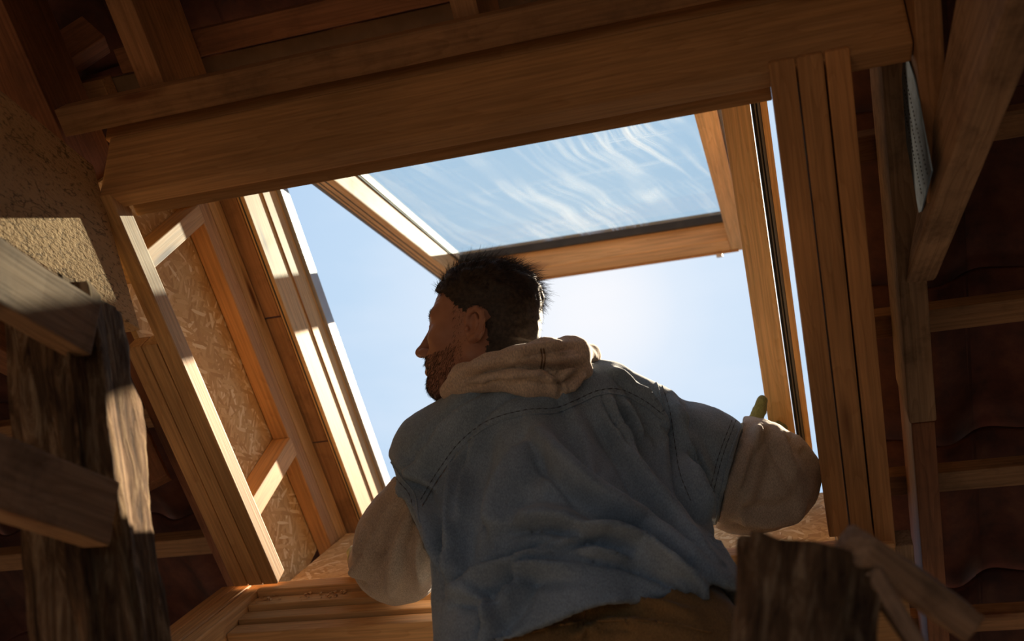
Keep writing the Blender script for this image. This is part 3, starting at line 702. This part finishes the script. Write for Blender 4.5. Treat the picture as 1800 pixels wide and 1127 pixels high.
def smoothpath(P, n=14):
    P = [np.array(p, float) for p in P]; out = []
    Q = [2 * P[0] - P[1]] + P + [2 * P[-1] - P[-2]]
    for i in range(1, len(Q) - 2):
        for t in np.linspace(0, 1, n, endpoint=False):
            out.append(.5 * ((2 * Q[i]) + (-Q[i - 1] + Q[i + 1]) * t + (2 * Q[i - 1] - 5 * Q[i] + 4 * Q[i + 1] - Q[i + 2]) * t * t + (-Q[i - 1] + 3 * Q[i] - 3 * Q[i + 1] + Q[i + 2]) * t ** 3))
    out.append(P[-1]); return np.array(out)
def fold(V, Nr, folds, gain=2.4):
    P = pix(V); D = np.zeros(len(V)); view = -V / np.linalg.norm(V, axis=1, keepdims=True)
    fc = np.clip(np.sum(Nr * view, 1) * 2.2 + .25, 0, 1)
    for pts, amp, wid in folds:
        amp = amp * gain; S_ = smoothpath(pts, 6); best = np.full(len(V), 1e9); side = np.zeros(len(V)); tt = np.zeros(len(V)); n = len(S_) - 1
        sel = np.where((P[:, 0] > S_[:, 0].min() - 4 * wid) & (P[:, 0] < S_[:, 0].max() + 4 * wid) & (P[:, 1] > S_[:, 1].min() - 4 * wid) & (P[:, 1] < S_[:, 1].max() + 4 * wid))[0]
        q = P[sel]
        for i in range(n):
            a, b = S_[i], S_[i + 1]; ab = b - a; t = np.clip(((q - a) @ ab) / max(ab @ ab, 1e-9), 0, 1); d = q - a - t[:, None] * ab
            dd = np.hypot(d[:, 0], d[:, 1]); m = dd < best[sel]; ii = sel[m]
            best[ii] = dd[m]; side[ii] = np.sign(ab[0] * d[m, 1] - ab[1] * d[m, 0]); tt[ii] = (i + t[m]) / n
        env = np.clip(np.minimum(tt, 1 - tt) * 5 + .15, 0, 1); w = np.where(side > 0, wid * .55, wid * 1.35)
        D += amp * env * np.exp(-(best / w) ** 2) - amp * .45 * env * np.exp(-((best - w * 1.7) / (w * .8)) ** 2)
    return V + Nr * (D * fc)[:, None]
def wob(V, Nr, amp, sc, seed=0):
    d = np.array([noise.fractal(Vector((p * sc + seed).tolist()), 1.0, 2.0, 3) for p in V]); return V + Nr * (d * amp)[:, None]
man = empty('person', eye(1050, 1120, 1.5) * np.array([1, 1, 0]), 'bearded man in denim shirt and cream hood leaning out of the open roof window', 'person')
W_OF = lambda V: V @ C2W.T + CAM
def part(name, V, Q, mat):
    me = to_mesh(W_OF(V), Q); o = put(name, me, mat, man); return o

# ---- head, in its own axes: x forward, y to his left, z up
HEADC = cc(847, 583, 1.85)
fwd = np.array([-.93, .06, .34]); fwd /= np.linalg.norm(fwd)
hup = np.array([.03, -.955, .29]); hup -= fwd * (hup @ fwd); hup /= np.linalg.norm(hup); hl = np.cross(hup, fwd)
HSC = 1.015
HR = np.stack([fwd, hl, hup], 1)
def h2c(V): return (V * HSC) @ HR.T + HEADC
H = Sdf((-.16, -.105, -.22), (.145, .105, .135), .0019)
H.ell((-.010, 0, .034), (.094, .076, .083), .01)
H.ell((.026, 0, .028), (.056, .064, .064), .03)
H.ell((.036, 0, -.030), (.054, .058, .074), .03)
for s in (-1, 1):
    H.cone((-.004, s * .050, -.058), (.062, s * .020, -.097), .021, .021, .03)
    H.ell((.056, s * .041, -.020), (.026, .023, .021), .018)
    H.cone((.086, s * .010, .023), (.068, s * .047, .024), .010, .010, .014)
H.ell((.072, 0, -.098), (.023, .026, .021), .02)
H.ell((.074, 0, -.055), (.027, .034, .026), .02)
for s in (-1, 1): H.ell((.100, s * .031, .002), (.018, .019, .013), .012, sub=True)
H.cone((.089, 0, .016), (.112, 0, -.028), .0085, .010, .012)
H.ell((.1165, 0, -.033), (.011, .0105, .0095), .006)
for s in (-1, 1): H.ell((.104, s * .0125, -.037), (.0115, .0075, .0085), .005)
for s in (-1, 1): H.ell((.108, s * .0065, -.045), (.006, .0035, .005), .003, sub=True)
H.cone((.099, 0, -.0575), (.088, .021, -.063), .0062, .0035, .006); H.cone((.099, 0, -.0575), (.088, -.021, -.063), .0062, .0035, .006)
H.cone((.097, 0, -.0700), (.087, .018, -.066), .0072, .0035, .006); H.cone((.097, 0, -.0700), (.087, -.018, -.066), .0072, .0035, .006)
H.cone((.106, -.020, -.0645), (.106, .020, -.0645), .0022, .0022, .004, sub=True)
for s in (-1, 1):
    H.ell((.0745, s * .031, .001), (.0140, .0150, .0135), .004)
    H.cone((.092, s * .020, -.0005), (.088, s * .042, .0), .0030, .0022, .003, sub=True)
# neck, reaching down into the collar
H.cone((-.028, 0, -.055), (-.040, 0, -.15), .056, .058, .03)
H.cone((-.060, 0, -.02), (-.060, 0, -.13), .040, .048, .03)
# ears
for s in (-1, 1):
    def E_(x, y, z): return (x * .86 - .014, s * y, z * .82 - .013)
    H.ell(E_(-.004, .073, .000), (.019, .0065, .029), .006)
    hel = [(.010, .075, .006, .0040), (.011, .0785, .020, .0043), (.003, .083, .031, .0045), (-.011, .087, .034, .0046), (-.023, .089, .025, .0046), (-.026, .088, .008, .0044), (-.020, .084, -.010, .0042), (-.010, .079, -.024, .0055), (.001, .076, -.027, .0055)]
    H.chain([(*E_(*p[:3]), p[3]) for p in hel], .004)
    H.chain([(*E_(-.008, .083, .022), .003), (*E_(-.014, .084, .008), .0034), (*E_(-.010, .081, -.010), .0032)], .003)
    H.ell(E_(.004, .082, -.003), (.0085, .008, .0115), .003, sub=True)
    H.ell(E_(.011, .078, -.006), (.0048, .0045, .0055), .003)
HV, HQ = H.mesh()
HN = vnormals(HV, HQ)
# forehead creases
cr_ = (HV[:, 0] > .06) & (HV[:, 2] > .035) & (HV[:, 2] < .075)
HV = HV - HN * (np.where(cr_, .0007 * np.maximum(0, np.sin(HV[:, 2] * 780)), 0))[:, None]

def blk(pts_w):  return [w2c(p) for p in pts_w]
# ---- body core (shoulders, trunk, arms, hands, legs, feet)
SHL, SHR = cc(770, 800, 1.82), cc(1120, 765, 1.84)
ELL, ELR = cc(692, 985, 1.97), cc(1352, 850, 1.95)
HNR = cc(1287, 772, 2.215); HNL = cc(640, 985, 2.17)
hipw = eye(1050, 1125, 1.53); HIP = w2c(hipw)
B = Sdf((-.42, -.12, 1.25), (.72, .78, 2.40), .0085)
NECKB = cc(945, 715, 1.90)
B.cone(cc(900, 640, 1.84), NECKB, .052, .06, .02)
B.cone(NECKB, HIP + np.array([0, -.05, .05]), .075, .07, .05)
B.cone(cc(830, 800, 1.84), cc(1060, 780, 1.85), .066, .066, .05)
B.cone(cc(910, 880, 1.81), cc(1080, 880, 1.81), .075, .075, .05)
B.cone(SHL, ELL, .052, .038, .04); B.cone(ELL, HNL, .038, .026, .02)
B.cone(SHR, ELR, .052, .038, .04); B.cone(ELR, HNR, .038, .026, .02)
# legs in world space, straight down to the floor with boots
legs = []
for s, dx in ((-1, -.10), (1, .12)):
    hj = hipw + np.array([dx, 0, -.04]); kn = hipw + np.array([dx * 1.25, .05 * s, -.50]); an = np.array([hipw[0] + dx * 1.5, hipw[1] - .04 + .06 * s, .10])
    legs.append((hj, kn, an))
HV2, _ = None, None
LEG = Sdf((hipw[0] - .38, hipw[1] - .35, -.0), (hipw[0] + .40, hipw[1] + .40, hipw[2] + .12), .012)
LEG.cone(hipw + np.array([-.07, 0, -.02]), hipw + np.array([.07, 0, -.02]), .075, .075, .04)
for hj, kn, an in legs:
    LEG.cone(hj, kn, .082, .055, .04); LEG.cone(kn, an, .055, .038, .03)
    LEG.cone(an + np.array([0, -.04, -.05]), an + np.array([0, .15, -.062]), .038, .030, .02)
def hand(G, wr, dirv, palm, side, sc=1.0, th=1.0, curl=.5, k=.006, thf=1.0):
    """palm and five fingers; dirv wrist->fingers, palm = palm normal, side = toward the thumb"""
    d = np.array(dirv, float); d /= np.linalg.norm(d); n = np.array(palm, float); n -= d * (n @ d); n /= np.linalg.norm(n)
    t = np.array(side, float); t -= d * (t @ d); t -= n * (t @ n); t /= np.linalg.norm(t)
    P_ = lambda a, b, c: wr + (d * a + t * b + n * c) * sc
    for b in (-.026, -.009, .009, .026): G.cone(P_(.012, b * .7, 0), P_(.088, b, 0), .013 * th * sc, .0115 * th * sc, .012)
    for b, L_ in ((.029, .068), (.010, .078), (-.010, .072), (-.029, .056)):
        p0 = P_(.088, b, 0); a = 0; r = .0092 * th * sc; cur = p0; seg = L_ * sc
        for q, fr_ in enumerate((.45, .32, .23)):
            a += curl * (.55 if q == 0 else .75); nx = cur + (d * math.cos(a) + n * math.sin(a)) * seg * fr_ * 1.0
            G.cone(cur, nx, r, r * .92, k); r *= .92; cur = nx
    p = P_(.020, .024, .002); q1 = P_(.034 + .012 * thf, .050, .010); q2 = P_(.034 + .045 * thf, .066 + .014 * (1 - thf), .014); q3 = P_(.030 + .07 * thf, .068 + .034 * (1 - thf), .016)
    G.cone(p, q1, .015 * th * sc, .0125 * th * sc, .012); G.cone(q1, q2, .0122 * th * sc, .0110 * th * sc, .004); G.cone(q2, q3, .0110 * th * sc, .0095 * th * sc, .004)
HR_D = cc(1366, 788, 2.24) - HNR; HR_N = C2W.T @ W_; HR_T = np.array([-.12, -1.0, .10])
HL_D = np.array([-.10, -.02, 1.0]); HL_N = -(C2W.T @ (SNr)); HL_T = np.array([1, 0, 0])
GR = Sdf(HNR - .17, HNR + .19, .0032); GR.cone(HNR + (ELR - HNR) * .25, HNR, .036, .033, .01); hand(GR, HNR, HR_D, HR_N, HR_T, 1.0, 1.22, .95, thf=0)
GL = Sdf(HNL - .17, HNL + .20, .0036); GL.cone(HNL + (ELL - HNL) * .30, HNL, .036, .033, .01); hand(GL, HNL, HL_D, HL_N, HL_T, 1.0, 1.22, .15)
hand(B, HNR, HR_D, HR_N, HR_T, 1.0, .8, .95, .004, 0); hand(B, HNL, HL_D, HL_N, HL_T, 1.0, .8, .15, .004)
BV, BQ = B.mesh(); LV, LQ = LEG.mesh(); LVc = (LV - CAM) @ C2W
HVc = h2c(HV)
Vall = np.concatenate([HVc, BV, LVc]); Qall = np.concatenate([HQ, BQ + len(HV), LQ + len(HV) + len(BV)])
body = part('body', Vall, Qall, SKIN)
for nm, G in (('glove', GR), ('glove', GL)):
    gv, gq = G.mesh(); gn = vnormals(gv, gq); gv = wob(gv, gn, .0016, 60); o = part(nm, gv, gq, GLOVEM); o['label'] = 'olive green work glove'

# ---- hair and beard strands
def strands(name, mask, count, length, flow, lift, rad, mat, seed, jit=.5, shellv=None, sub=None):
    rng = np.random.default_rng(seed); idx = np.where(mask)[0]; pick = rng.choice(idx, count); V = []; Q = []; c = 0
    for i in pick:
        p = HV[i]; n = HN[i]; L = length(p) * rng.uniform(.6, 1.15); f = np.array(flow(p), float); f = f - n * (f @ n); f /= max(np.linalg.norm(f), 1e-6)
        j = rng.normal(0, jit, 3); d = n * lift(p) + f + j * .35; d /= np.linalg.norm(d); cv = f * rng.uniform(.1, .9) - n * .25 + rng.normal(0, .35, 3)
        s1 = np.cross(d, [.3, .5, .8]); s1 /= np.linalg.norm(s1); s2 = np.cross(d, s1); pts = []
        K = 4
        for q in range(K + 1):
            t = q / K; pts.append(p - n * .001 + (d * t + cv * t * t * .45) * L)
        for q in range(K + 1):
            r = rad * (1 - .85 * q / K)
            for a in (0, 2.094, 4.189): V.append(pts[q] + (s1 * math.cos(a) + s2 * math.sin(a)) * r)
        for q in range(K):
            for a in range(3):
                b = (a + 1) % 3; Q.append((c + q * 3 + a, c + q * 3 + b, c + q * 3 + 3 + b, c + q * 3 + 3 + a))
        c += 3 * (K + 1)
    V = np.array(V); Q = np.array(Q)
    return V, Q
def hairmask(V):
    x, y, z = V.T; ay = np.abs(y)
    top = (z > .068 - .0 * x) & (x < .082)
    line = np.interp(x, [-.06, -.03, -.01, .01, .03, .05, .075, .09], [-.03, -.012, .004, .018, .036, .052, .066, .074])
    jj = np.array([noise.noise(Vector((p * 220).tolist())) for p in V]) * .006
    m = (z > line + jj) | ((x < -.035 + jj) & (z > -.058 - (x + .035) * .1))
    return m & (ay < .082) & ~((ay > .066) & (((x + .018) / .027) ** 2 + ((z + .010) / .033) ** 2 < 1)) & (z > -.066) & (x < .088)
hm = hairmask(HV)
# scalp layer under the strands
nz3 = np.array([noise.noise(Vector((p * 60).tolist())) for p in HV])
thick = np.clip(.0016 + .012 * np.clip((HV[:, 2] - .035) / .06, 0, 1) + .003 * np.clip((-HV[:, 0] - .03) / .05, 0, 1) * (HV[:, 2] > -.03), 0, .02)
fh = hm[HQ].all(1); used = np.unique(HQ[fh]); remap = -np.ones(len(HV), int); remap[used] = np.arange(len(used))
SVh = HV[used] + HN[used] * (thick[used] * (1 + .45 * nz3[used]))[:, None]
fl_len = lambda p: .006 + .030 * float(np.clip((p[2] - .04) / .06, 0, 1)) + .006 * float(np.clip((-p[0] - .02) / .06, 0, 1)) * (1 if p[2] > -.02 else .3)
def hflow(p): 
    return (-.8 + .9 * max(0, p[2] - .06) * 8 * (1 if p[0] > .03 else 0), .4 * p[1] / .08, -.7 + 12 * max(0, p[2] - .03)) if p[2] > -.2 else (0, 0, -1)
top_m = hm
V1, Q1 = strands('hair', top_m, 11000, fl_len, hflow, lambda p: .55 + .8 * float(np.clip((p[2] - .05) / .05, 0, 1)), .00055, HAIR, 5, .7)
base = HQ[fh]; V_h = np.concatenate([SVh, V1]); Q_h = np.concatenate([remap[base], Q1 + len(SVh)])
part('hair', h2c(V_h), Q_h, HAIR)
x, y, z = HV.T
nzb = np.array([noise.noise(Vector((p * 200).tolist())) for p in HV]) * .008
bm_ = (((z < -.045 + np.clip(.045 - x, 0, .1) * .75) & (z > -.125) & (x > -.002) & (np.abs(y) > .012)) | ((z < -.072) & (x > .03) & (z > -.13)) | ((z > -.056) & (z < -.044) & (x > .085) & (np.abs(y) < .028))) & ~((np.abs(y) < .022) & (z > -.080) & (z < -.056) & (x > .08)) & ~((x > .085) & (z > -.042)) & (x < .12) & (z > -.135)
bm_ |= (np.abs(y) > .045) & (x > .002 + nzb) & (x < .022 + nzb) & (z > -.06) & (z < .03)
bm_ &= ~((np.abs(y) > .066) & (x < .004))
V2, Q2 = strands('beard', bm_, 7000, lambda p: .0075 if p[0] > .02 else .004, lambda p: (.35, 0, -1), lambda p: .55, .00034, BEARD, 9, .4)
part('beard', h2c(V2), Q2, BEARD)
eb = (np.abs(np.abs(y) - .030) < .022) & (z > .019) & (z < .031) & (x > .06)
V3, Q3 = strands('eyebrow', eb, 500, lambda p: .008, lambda p: (-.4, 1.0 * np.sign(p[1]), .25), lambda p: .35, .00035, HAIR, 10, .2)
part('eyebrow', h2c(V3), Q3, HAIR)
for s in (-1, 1):
    bm = bmesh.new(); bmesh.ops.create_uvsphere(bm, u_segments=20, v_segments=14, radius=.0128)
    me = bpy.data.meshes.new('m'); bm.to_mesh(me); bm.free()
    c = h2c(np.array([[.0758, s * .031, .0]]))[0]; e = put('eye', me, EYE, man, Matrix.Translation(Vector(C2W @ c + CAM)), True)

# ---- shirt
T = Sdf((-.36, -.01, 1.22), (.66, .66, 2.12), .0055)
T.cone(cc(776, 815, 1.82), cc(1118, 757, 1.85), .078, .086, .03)
T.cone(cc(850, 775, 1.80), cc(1050, 745, 1.82), .100, .100, .05)
T.cone(cc(860, 742, 1.82), cc(1050, 715, 1.84), .072, .078, .04); T.cone(cc(850, 722, 1.765), cc(1010, 700, 1.79), .050, .058, .03)
T.chain([(*cc(800, 850, 1.81), .092), (*cc(856, 980, 1.66), .100), (*cc(905, 1220, 1.46), .105)], .05)
T.chain([(*cc(940, 790, 1.80), .125), (*cc(985, 950, 1.62), .125), (*cc(1040, 1220, 1.46), .125)], .05)
T.chain([(*cc(1085, 800, 1.82), .100), (*cc(1125, 930, 1.70), .105), (*cc(1182, 1060, 1.57), .103), (*cc(1200, 1220, 1.50), .105)], .05)
# denim upper parts of the sleeves
T.chain([(*SHL, .080), (*cc(745, 880, 1.86), .080), (*cc(732, 915, 1.87), .076)], .035)
T.chain([(*cc(1122, 760, 1.84), .080), (*cc(1215, 800, 1.88), .088), (*cc(1262, 828, 1.91), .100)], .035)
# hem: cut by a plane, hollow inside
h0, h1, h2 = cc(1085, 1036, 1.40), cc(800, 1235, 1.52), cc(1300, 1092, 1.62)
hn = np.cross(h1 - h0, h2 - h0); hn /= np.linalg.norm(hn)
if hn[1] < 0: hn = -hn                       # points down, away from the shirt
pl_ = (T.X - h0[0]) * hn[0] + (T.Y - h0[1]) * hn[1] + (T.Z - h0[2]) * hn[2]
inner = np.maximum(T.f + .012, -(pl_ + .10))
T.f = np.maximum(np.maximum(T.f, pl_), -inner)
# cut the sleeves off at their seams
def cutplane(G, p, n): 
    n = n / np.linalg.norm(n); G.f = np.maximum(G.f, (G.X - p[0]) * n[0] + (G.Y - p[1]) * n[1] + (G.Z - p[2]) * n[2])
sr_n = np.array([.20, .05, -.0495]); srp = cc(1281, 838, 1.915)
pc = ((T.X - srp[0]) * sr_n[0] + (T.Y - srp[1]) * sr_n[1] + (T.Z - srp[2]) * sr_n[2]) / np.linalg.norm(sr_n)
T.f = np.where(T.Y < (952 - 563.5) / F * T.Z, np.maximum(T.f, pc), T.f)
# cut of the left sleeve only acts left of the trunk
sl_n = np.array([-.208, .086, -.036]); sl_n /= np.linalg.norm(sl_n); slp = cc(727, 910, 1.86)
pc = (T.X - slp[0]) * sl_n[0] + (T.Y - slp[1]) * sl_n[1] + (T.Z - slp[2]) * sl_n[2]
T.f = np.where(T.X < cc(775, 0, 1.8)[0] + 0 * pc, np.maximum(T.f, pc), T.f)
TV, TQ = T.mesh(); TN = vnormals(TV, TQ)
FOLDS = [
 ([(880, 925), (960, 915), (1045, 938), (1140, 985), (1270, 1050)], .014, 17),
 ([(930, 745), (985, 825), (1075, 892), (1180, 958), (1290, 1035)], .014, 18),
 ([(1050, 720), (1110, 820), (1180, 900), (1262, 985)], .011, 15),
 ([(965, 958), (1040, 944), (1080, 950), (1160, 990), (1250, 1042)], .011, 11),
 ([(1005, 968), (1075, 980), (1150, 1005), (1245, 1062)], .010, 11),
 ([(975, 962), (910, 988), (850, 1012), (792, 1046)], .014, 14),
 ([(1010, 990), (925, 1002), (905, 1035), (868, 1085), (838, 1140)], .012, 12),
 ([(806, 795), (800, 865), (792, 950), (790, 1035)], .013, 13),
 ([(840, 765), (822, 850), (812, 930)], .008, 11),
 ([(935, 770), (890, 840), (870, 895), (868, 945)], .011, 16),
 ([(870, 690), (800, 735), (755, 790), (712, 850)], .007, 15),
 ([(920, 700), (860, 735), (815, 790)], .005, 11),
 ([(1065, 690), (1088, 755), (1112, 806)], .009, 8),
 ([(1092, 700), (1118, 745), (1128, 775)], .008, 7),
 ([(1120, 680), (1150, 725), (1170, 765)], .006, 7),
 ([(1070, 650), (1110, 680), (1150, 740), (1170, 820)], .006, 8),
 ([(1178, 700), (1188, 780), (1215, 860), (1258, 915)], .014, 11),
 ([(1190, 735), (1225, 800), (1250, 850)], .006, 10),
 ([(965, 640), (1010, 740), (1035, 800), (1045, 840)], .004, 12),
 ([(700, 850), (735, 885), (760, 935), (775, 1010)], .010, 9),
 ([(690, 800), (730, 840), (770, 860)], .005, 9),
 ([(790, 1048), (850, 1060), (860, 1110)], .008, 10),
 ([(1010, 870), (1055, 905), (1070, 930)], .004, 9),
]
TV = fold(TV, TN, FOLDS); TN = vnormals(TV, TQ); TV = wob(TV, TN, .0035, 14, 3)
shirt = part('shirt', TV, TQ, DENIM); shirt['label'] = 'faded blue denim overshirt'
# tan lower sleeves
def sleeve(pts, cutp, cutn, folds, res=.0048, k=.03, seed=0, extra=()):
    A = np.array([p[:3] for p in pts]); G = Sdf(A.min(0) - .15, A.max(0) + .15, res); G.chain(pts, k)
    for c, r, R_ in extra: G.ell(c, r, k, R_)
    if cutp is not None: cutplane(G, cutp, -cutn)
    V, Q = G.mesh(); n = vnormals(V, Q); V = fold(V, n, folds, 1.6); n = vnormals(V, Q); V = wob(V, n, .0035, 16, seed); o = part('sleeve', V, Q, TAN); o['label'] = 'tan cloth lower sleeve'; return o
sleeve([(*cc(1262, 832, 1.905), .098), (*cc(1318, 836, 1.93), .104), (*cc(1352, 838, 1.95), .088), (*cc(1355, 812, 2.03), .058), (*cc(1335, 795, 2.14), .042)], srp, sr_n,
       [([(1296, 860), (1318, 795), (1345, 750)], .010, 12), ([(1288, 912), (1330, 918), (1385, 912), (1418, 880)], .009, 10), ([(1345, 745), (1372, 790), (1400, 850)], .008, 14), ([(1320, 740), (1330, 790), (1318, 850), (1300, 900)], .007, 12), ([(1380, 770), (1392, 800)], -.008, 9)], seed=4)
sleeve([(*cc(752, 890, 1.865), .080), (*cc(712, 950, 1.90), .086), (*cc(695, 985, 1.94), .074), (*cc(668, 985, 2.04), .050), (*cc(648, 985, 2.13), .042)], slp, sl_n,
       [([(700, 870), (668, 930), (640, 990), (620, 1005)], .010, 11), ([(722, 890), (695, 950), (684, 1005), (688, 1050)], .010, 11), ([(738, 915), (728, 975), (735, 1035)], .008, 9), ([(640, 930), (632, 980), (650, 1020), (690, 1050)], .008, 10), ([(665, 900), (650, 950), (660, 1000)], .006, 8)], seed=9,
       extra=[(cc(712, 1010, 1.945), (.052, .042, .05), None)])
# ---- hood
G = Sdf(cc(760, 560, 1.80) - np.array([.03, .03, .20]), cc(1080, 730, 1.80) + np.array([.03, .03, .24]), .0042)
ring = [(790, 688, 1.80, .018), (818, 668, 1.755, .026), (860, 655, 1.72, .031), (910, 646, 1.715, .034), (960, 632, 1.735, .035), (1005, 624, 1.78, .031), (1030, 628, 1.84, .024), (1000, 630, 1.93, .022), (900, 660, 1.97, .022), (820, 690, 1.93, .022), (785, 700, 1.86, .020)]
G.chain([(*cc(a, b, c), r) for a, b, c, r in ring], .012)
G.chain([(*cc(872, 660, 1.735), .018), (*cc(930, 668, 1.715), .026), (*cc(980, 676, 1.725), .024), (*cc(1020, 655, 1.76), .022)], .02)
G.chain([(*cc(950, 665, 1.73), .022), (*cc(987, 688, 1.735), .012)], .015)
gv, gq = G.mesh(); gn = vnormals(gv, gq)
gv = fold(gv, gn, [([(795, 680), (850, 655), (920, 645), (985, 648), (1040, 640)], -.008, 6), ([(880, 640), (940, 622), (1010, 612)], -.005, 5), ([(880, 665), (930, 660), (975, 668), (1010, 650)], .006, 7), ([(990, 695), (985, 670), (960, 650)], -.006, 5), ([(1000, 690), (1030, 655)], .004, 6), ([(830, 672), (900, 658), (950, 660)], .004, 5)])
gn = vnormals(gv, gq); gv = wob(gv, gn, .0025, 26, 7)
hood = part('hood', gv, gq, HOODM); hood['label'] = 'cream jersey hood hanging over the collar'
# ---- trousers
Lg = Sdf((hipw[0] - .36, hipw[1] - .30, .05), (hipw[0] + .40, hipw[1] + .34, hipw[2] + .22), .009)
up_ = (eye(1000, 950, 1.62) - hipw); up_ /= np.linalg.norm(up_)
wl, wr_ = eye(972, 1135, 1.54), eye(1175, 1130, 1.57)
Lg.cone(wl, wr_, .112, .112, .03); Lg.cone(wl + up_ * .06 + Y_ * .04 + X_ * .03, wr_ + up_ * .07 + Y_ * .03, .080, .088, .02)
for hj, kn, an in legs: Lg.cone(hj, kn, .112, .085, .05); Lg.cone(kn, an, .085, .068, .03)
LV_, LQ_ = Lg.mesh(); LVc = (LV_ - CAM) @ C2W; ln = vnormals(LVc, LQ_)
LVc = fold(LVc, ln, [([(940, 1085), (1010, 1062), (1110, 1058), (1220, 1080)], .006, 8), ([(930, 1110), (1010, 1088), (1120, 1082), (1230, 1105)], -.004, 6), ([(1000, 1127), (1060, 1100), (1140, 1100)], .007, 8)])
ln = vnormals(LVc, LQ_); LVc = wob(LVc, ln, .005, 12, 2)
tr = part('trousers', LVc, LQ_, PANTS); tr['label'] = 'ochre brown work trousers'
for hj, kn, an in legs:
    G = Sdf(an - .16, an + .20, .007); G.lo = G.lo
    G.cone(an + np.array([0, 0, .04]), an + np.array([0, 0, -.03]), .052, .052, .02); G.cone(an + np.array([0, -.04, -.052]), an + np.array([0, .15, -.060]), .045, .038, .02)
    G.f = np.maximum(G.f, -(G.Z - .002))
    bv, bq = G.mesh(); bo = part('boot', (bv - CAM) @ C2W, bq, plain('brown_leather', (.12, .07, .04), .6))

# ---- seams of the shirt, laid on its surface
def tree_of(o):
    me = o.data; n = len(me.vertices); co = np.empty(n * 3, np.float32); me.vertices.foreach_get('co', co); co = co.reshape(-1, 3)
    return BVHTree.FromPolygons([Vector(c) for c in co.tolist()], [tuple(p.vertices) for p in me.polygons])
def seam(name, tree, pts, rad, mat, parent, step=2.2, dash=None, label=None):
    P = smoothpath(pts, 40); L = np.concatenate([[0], np.cumsum(np.hypot(*np.diff(P, axis=0).T))]); n = int(L[-1] / step)
    bm = bmesh.new(); prev = None; prevp = None
    for i in range(n + 1):
        s = L[-1] * i / n; x_ = np.interp(s, L, P[:, 0]); y_ = np.interp(s, L, P[:, 1])
        d = C2W @ np.array([(x_ - 900) / F, (y_ - 563.5) / F, 1]); d /= np.linalg.norm(d)
        hit, nrm, _, dist = tree.ray_cast(Vector(CAM), Vector(d))
        ok = hit is not None and (prevp is None or (hit - prevp).length < .03)
        if hit is None:
            if prev: break
            continue
        if nrm.dot(Vector(d)) > 0: nrm = -nrm
        c = hit + nrm * rad * .35
        rr = rad * (.35 if dash and (i // dash) % 2 else 1)
        if not ok: break
        if prevp is not None and (hit - prevp).length > 1e-6: tan = (hit - prevp).normalized()
        else: tan = Vector(np.cross(nrm, d)).normalized()
        a = nrm; b = tan.cross(nrm).normalized()
        cur = [bm.verts.new(c + a * math.sin(t) * rr + b * math.cos(t) * rr) for t in (0, 1.05, 2.09, 3.14, 4.19, 5.24)]
        if prev:
            for q in range(6): bm.faces.new((prev[q], prev[(q + 1) % 6], cur[(q + 1) % 6], cur[q]))
        prev = cur; prevp = hit
    bmesh.ops.recalc_face_normals(bm, faces=bm.faces)
    me = bpy.data.meshes.new('m'); bm.to_mesh(me); bm.free(); o = put(name, me, mat, parent, None, True)
    if label: o['label'] = label
    return o
tt_ = tree_of(shirt)
YK = [(742, 888), (772, 838), (812, 785), (862, 748), (920, 730), (975, 726), (1012, 712), (1052, 695), (1090, 694), (1130, 712), (1165, 738)]
YK2 = [(x_ + (-3 if x_ < 900 else 1), y_ - 9) for x_, y_ in YK]
AHL = [(684, 806), (706, 840), (728, 868), (735, 905), (745, 950), (762, 1000), (770, 1014)]
AHR = [(1152, 668), (1168, 720), (1176, 770), (1186, 830), (1205, 880)]
CU = [(1306, 738), (1286, 790), (1272, 840), (1262, 890), (1256, 930)]
for nm, pts in (('yoke_seam', YK), ('armhole_seam', AHL), ('armhole_seam', AHR), ('sleeve_seam', CU)):
    seam(nm, tt_, pts, .0016, DENIM, shirt)
for nm, pts in (('stitching', YK2), ('stitching', [(a - 8, b + 3) for a, b in AHL]), ('stitching', [(a + 9, b) for a, b in AHR]), ('stitching', [(a - 12, b) for a, b in CU]), ('stitching', [(a - 19, b) for a, b in CU])):
    seam(nm, tt_, pts, .0008, THREAD, shirt, step=2.0, dash=3)
seam('stitching', tt_, [(x_, y_ + 3) for x_, y_ in YK], .0007, BROWNTH, shirt, step=2.0, dash=3)
th_ = tree_of(hood)
seam('seam', th_, [(950, 612), (953, 630), (950, 650)], .0011, BROWNTH, hood); seam('seam', th_, [(955, 611), (958, 630), (955, 650)], .0011, BROWNTH, hood)
tp_ = tree_of(tr)
seam('seam', tp_, [(1018, 1040), (1020, 1070), (1016, 1105)], .0014, BROWNTH, tr); seam('seam', tp_, [(1026, 1040), (1028, 1070), (1024, 1105)], .0014, BROWNTH, tr)
seam('waistband_edge', tp_, [(935, 1112), (1000, 1096), (1080, 1090), (1160, 1094), (1250, 1112)], .002, PANTS, tr)
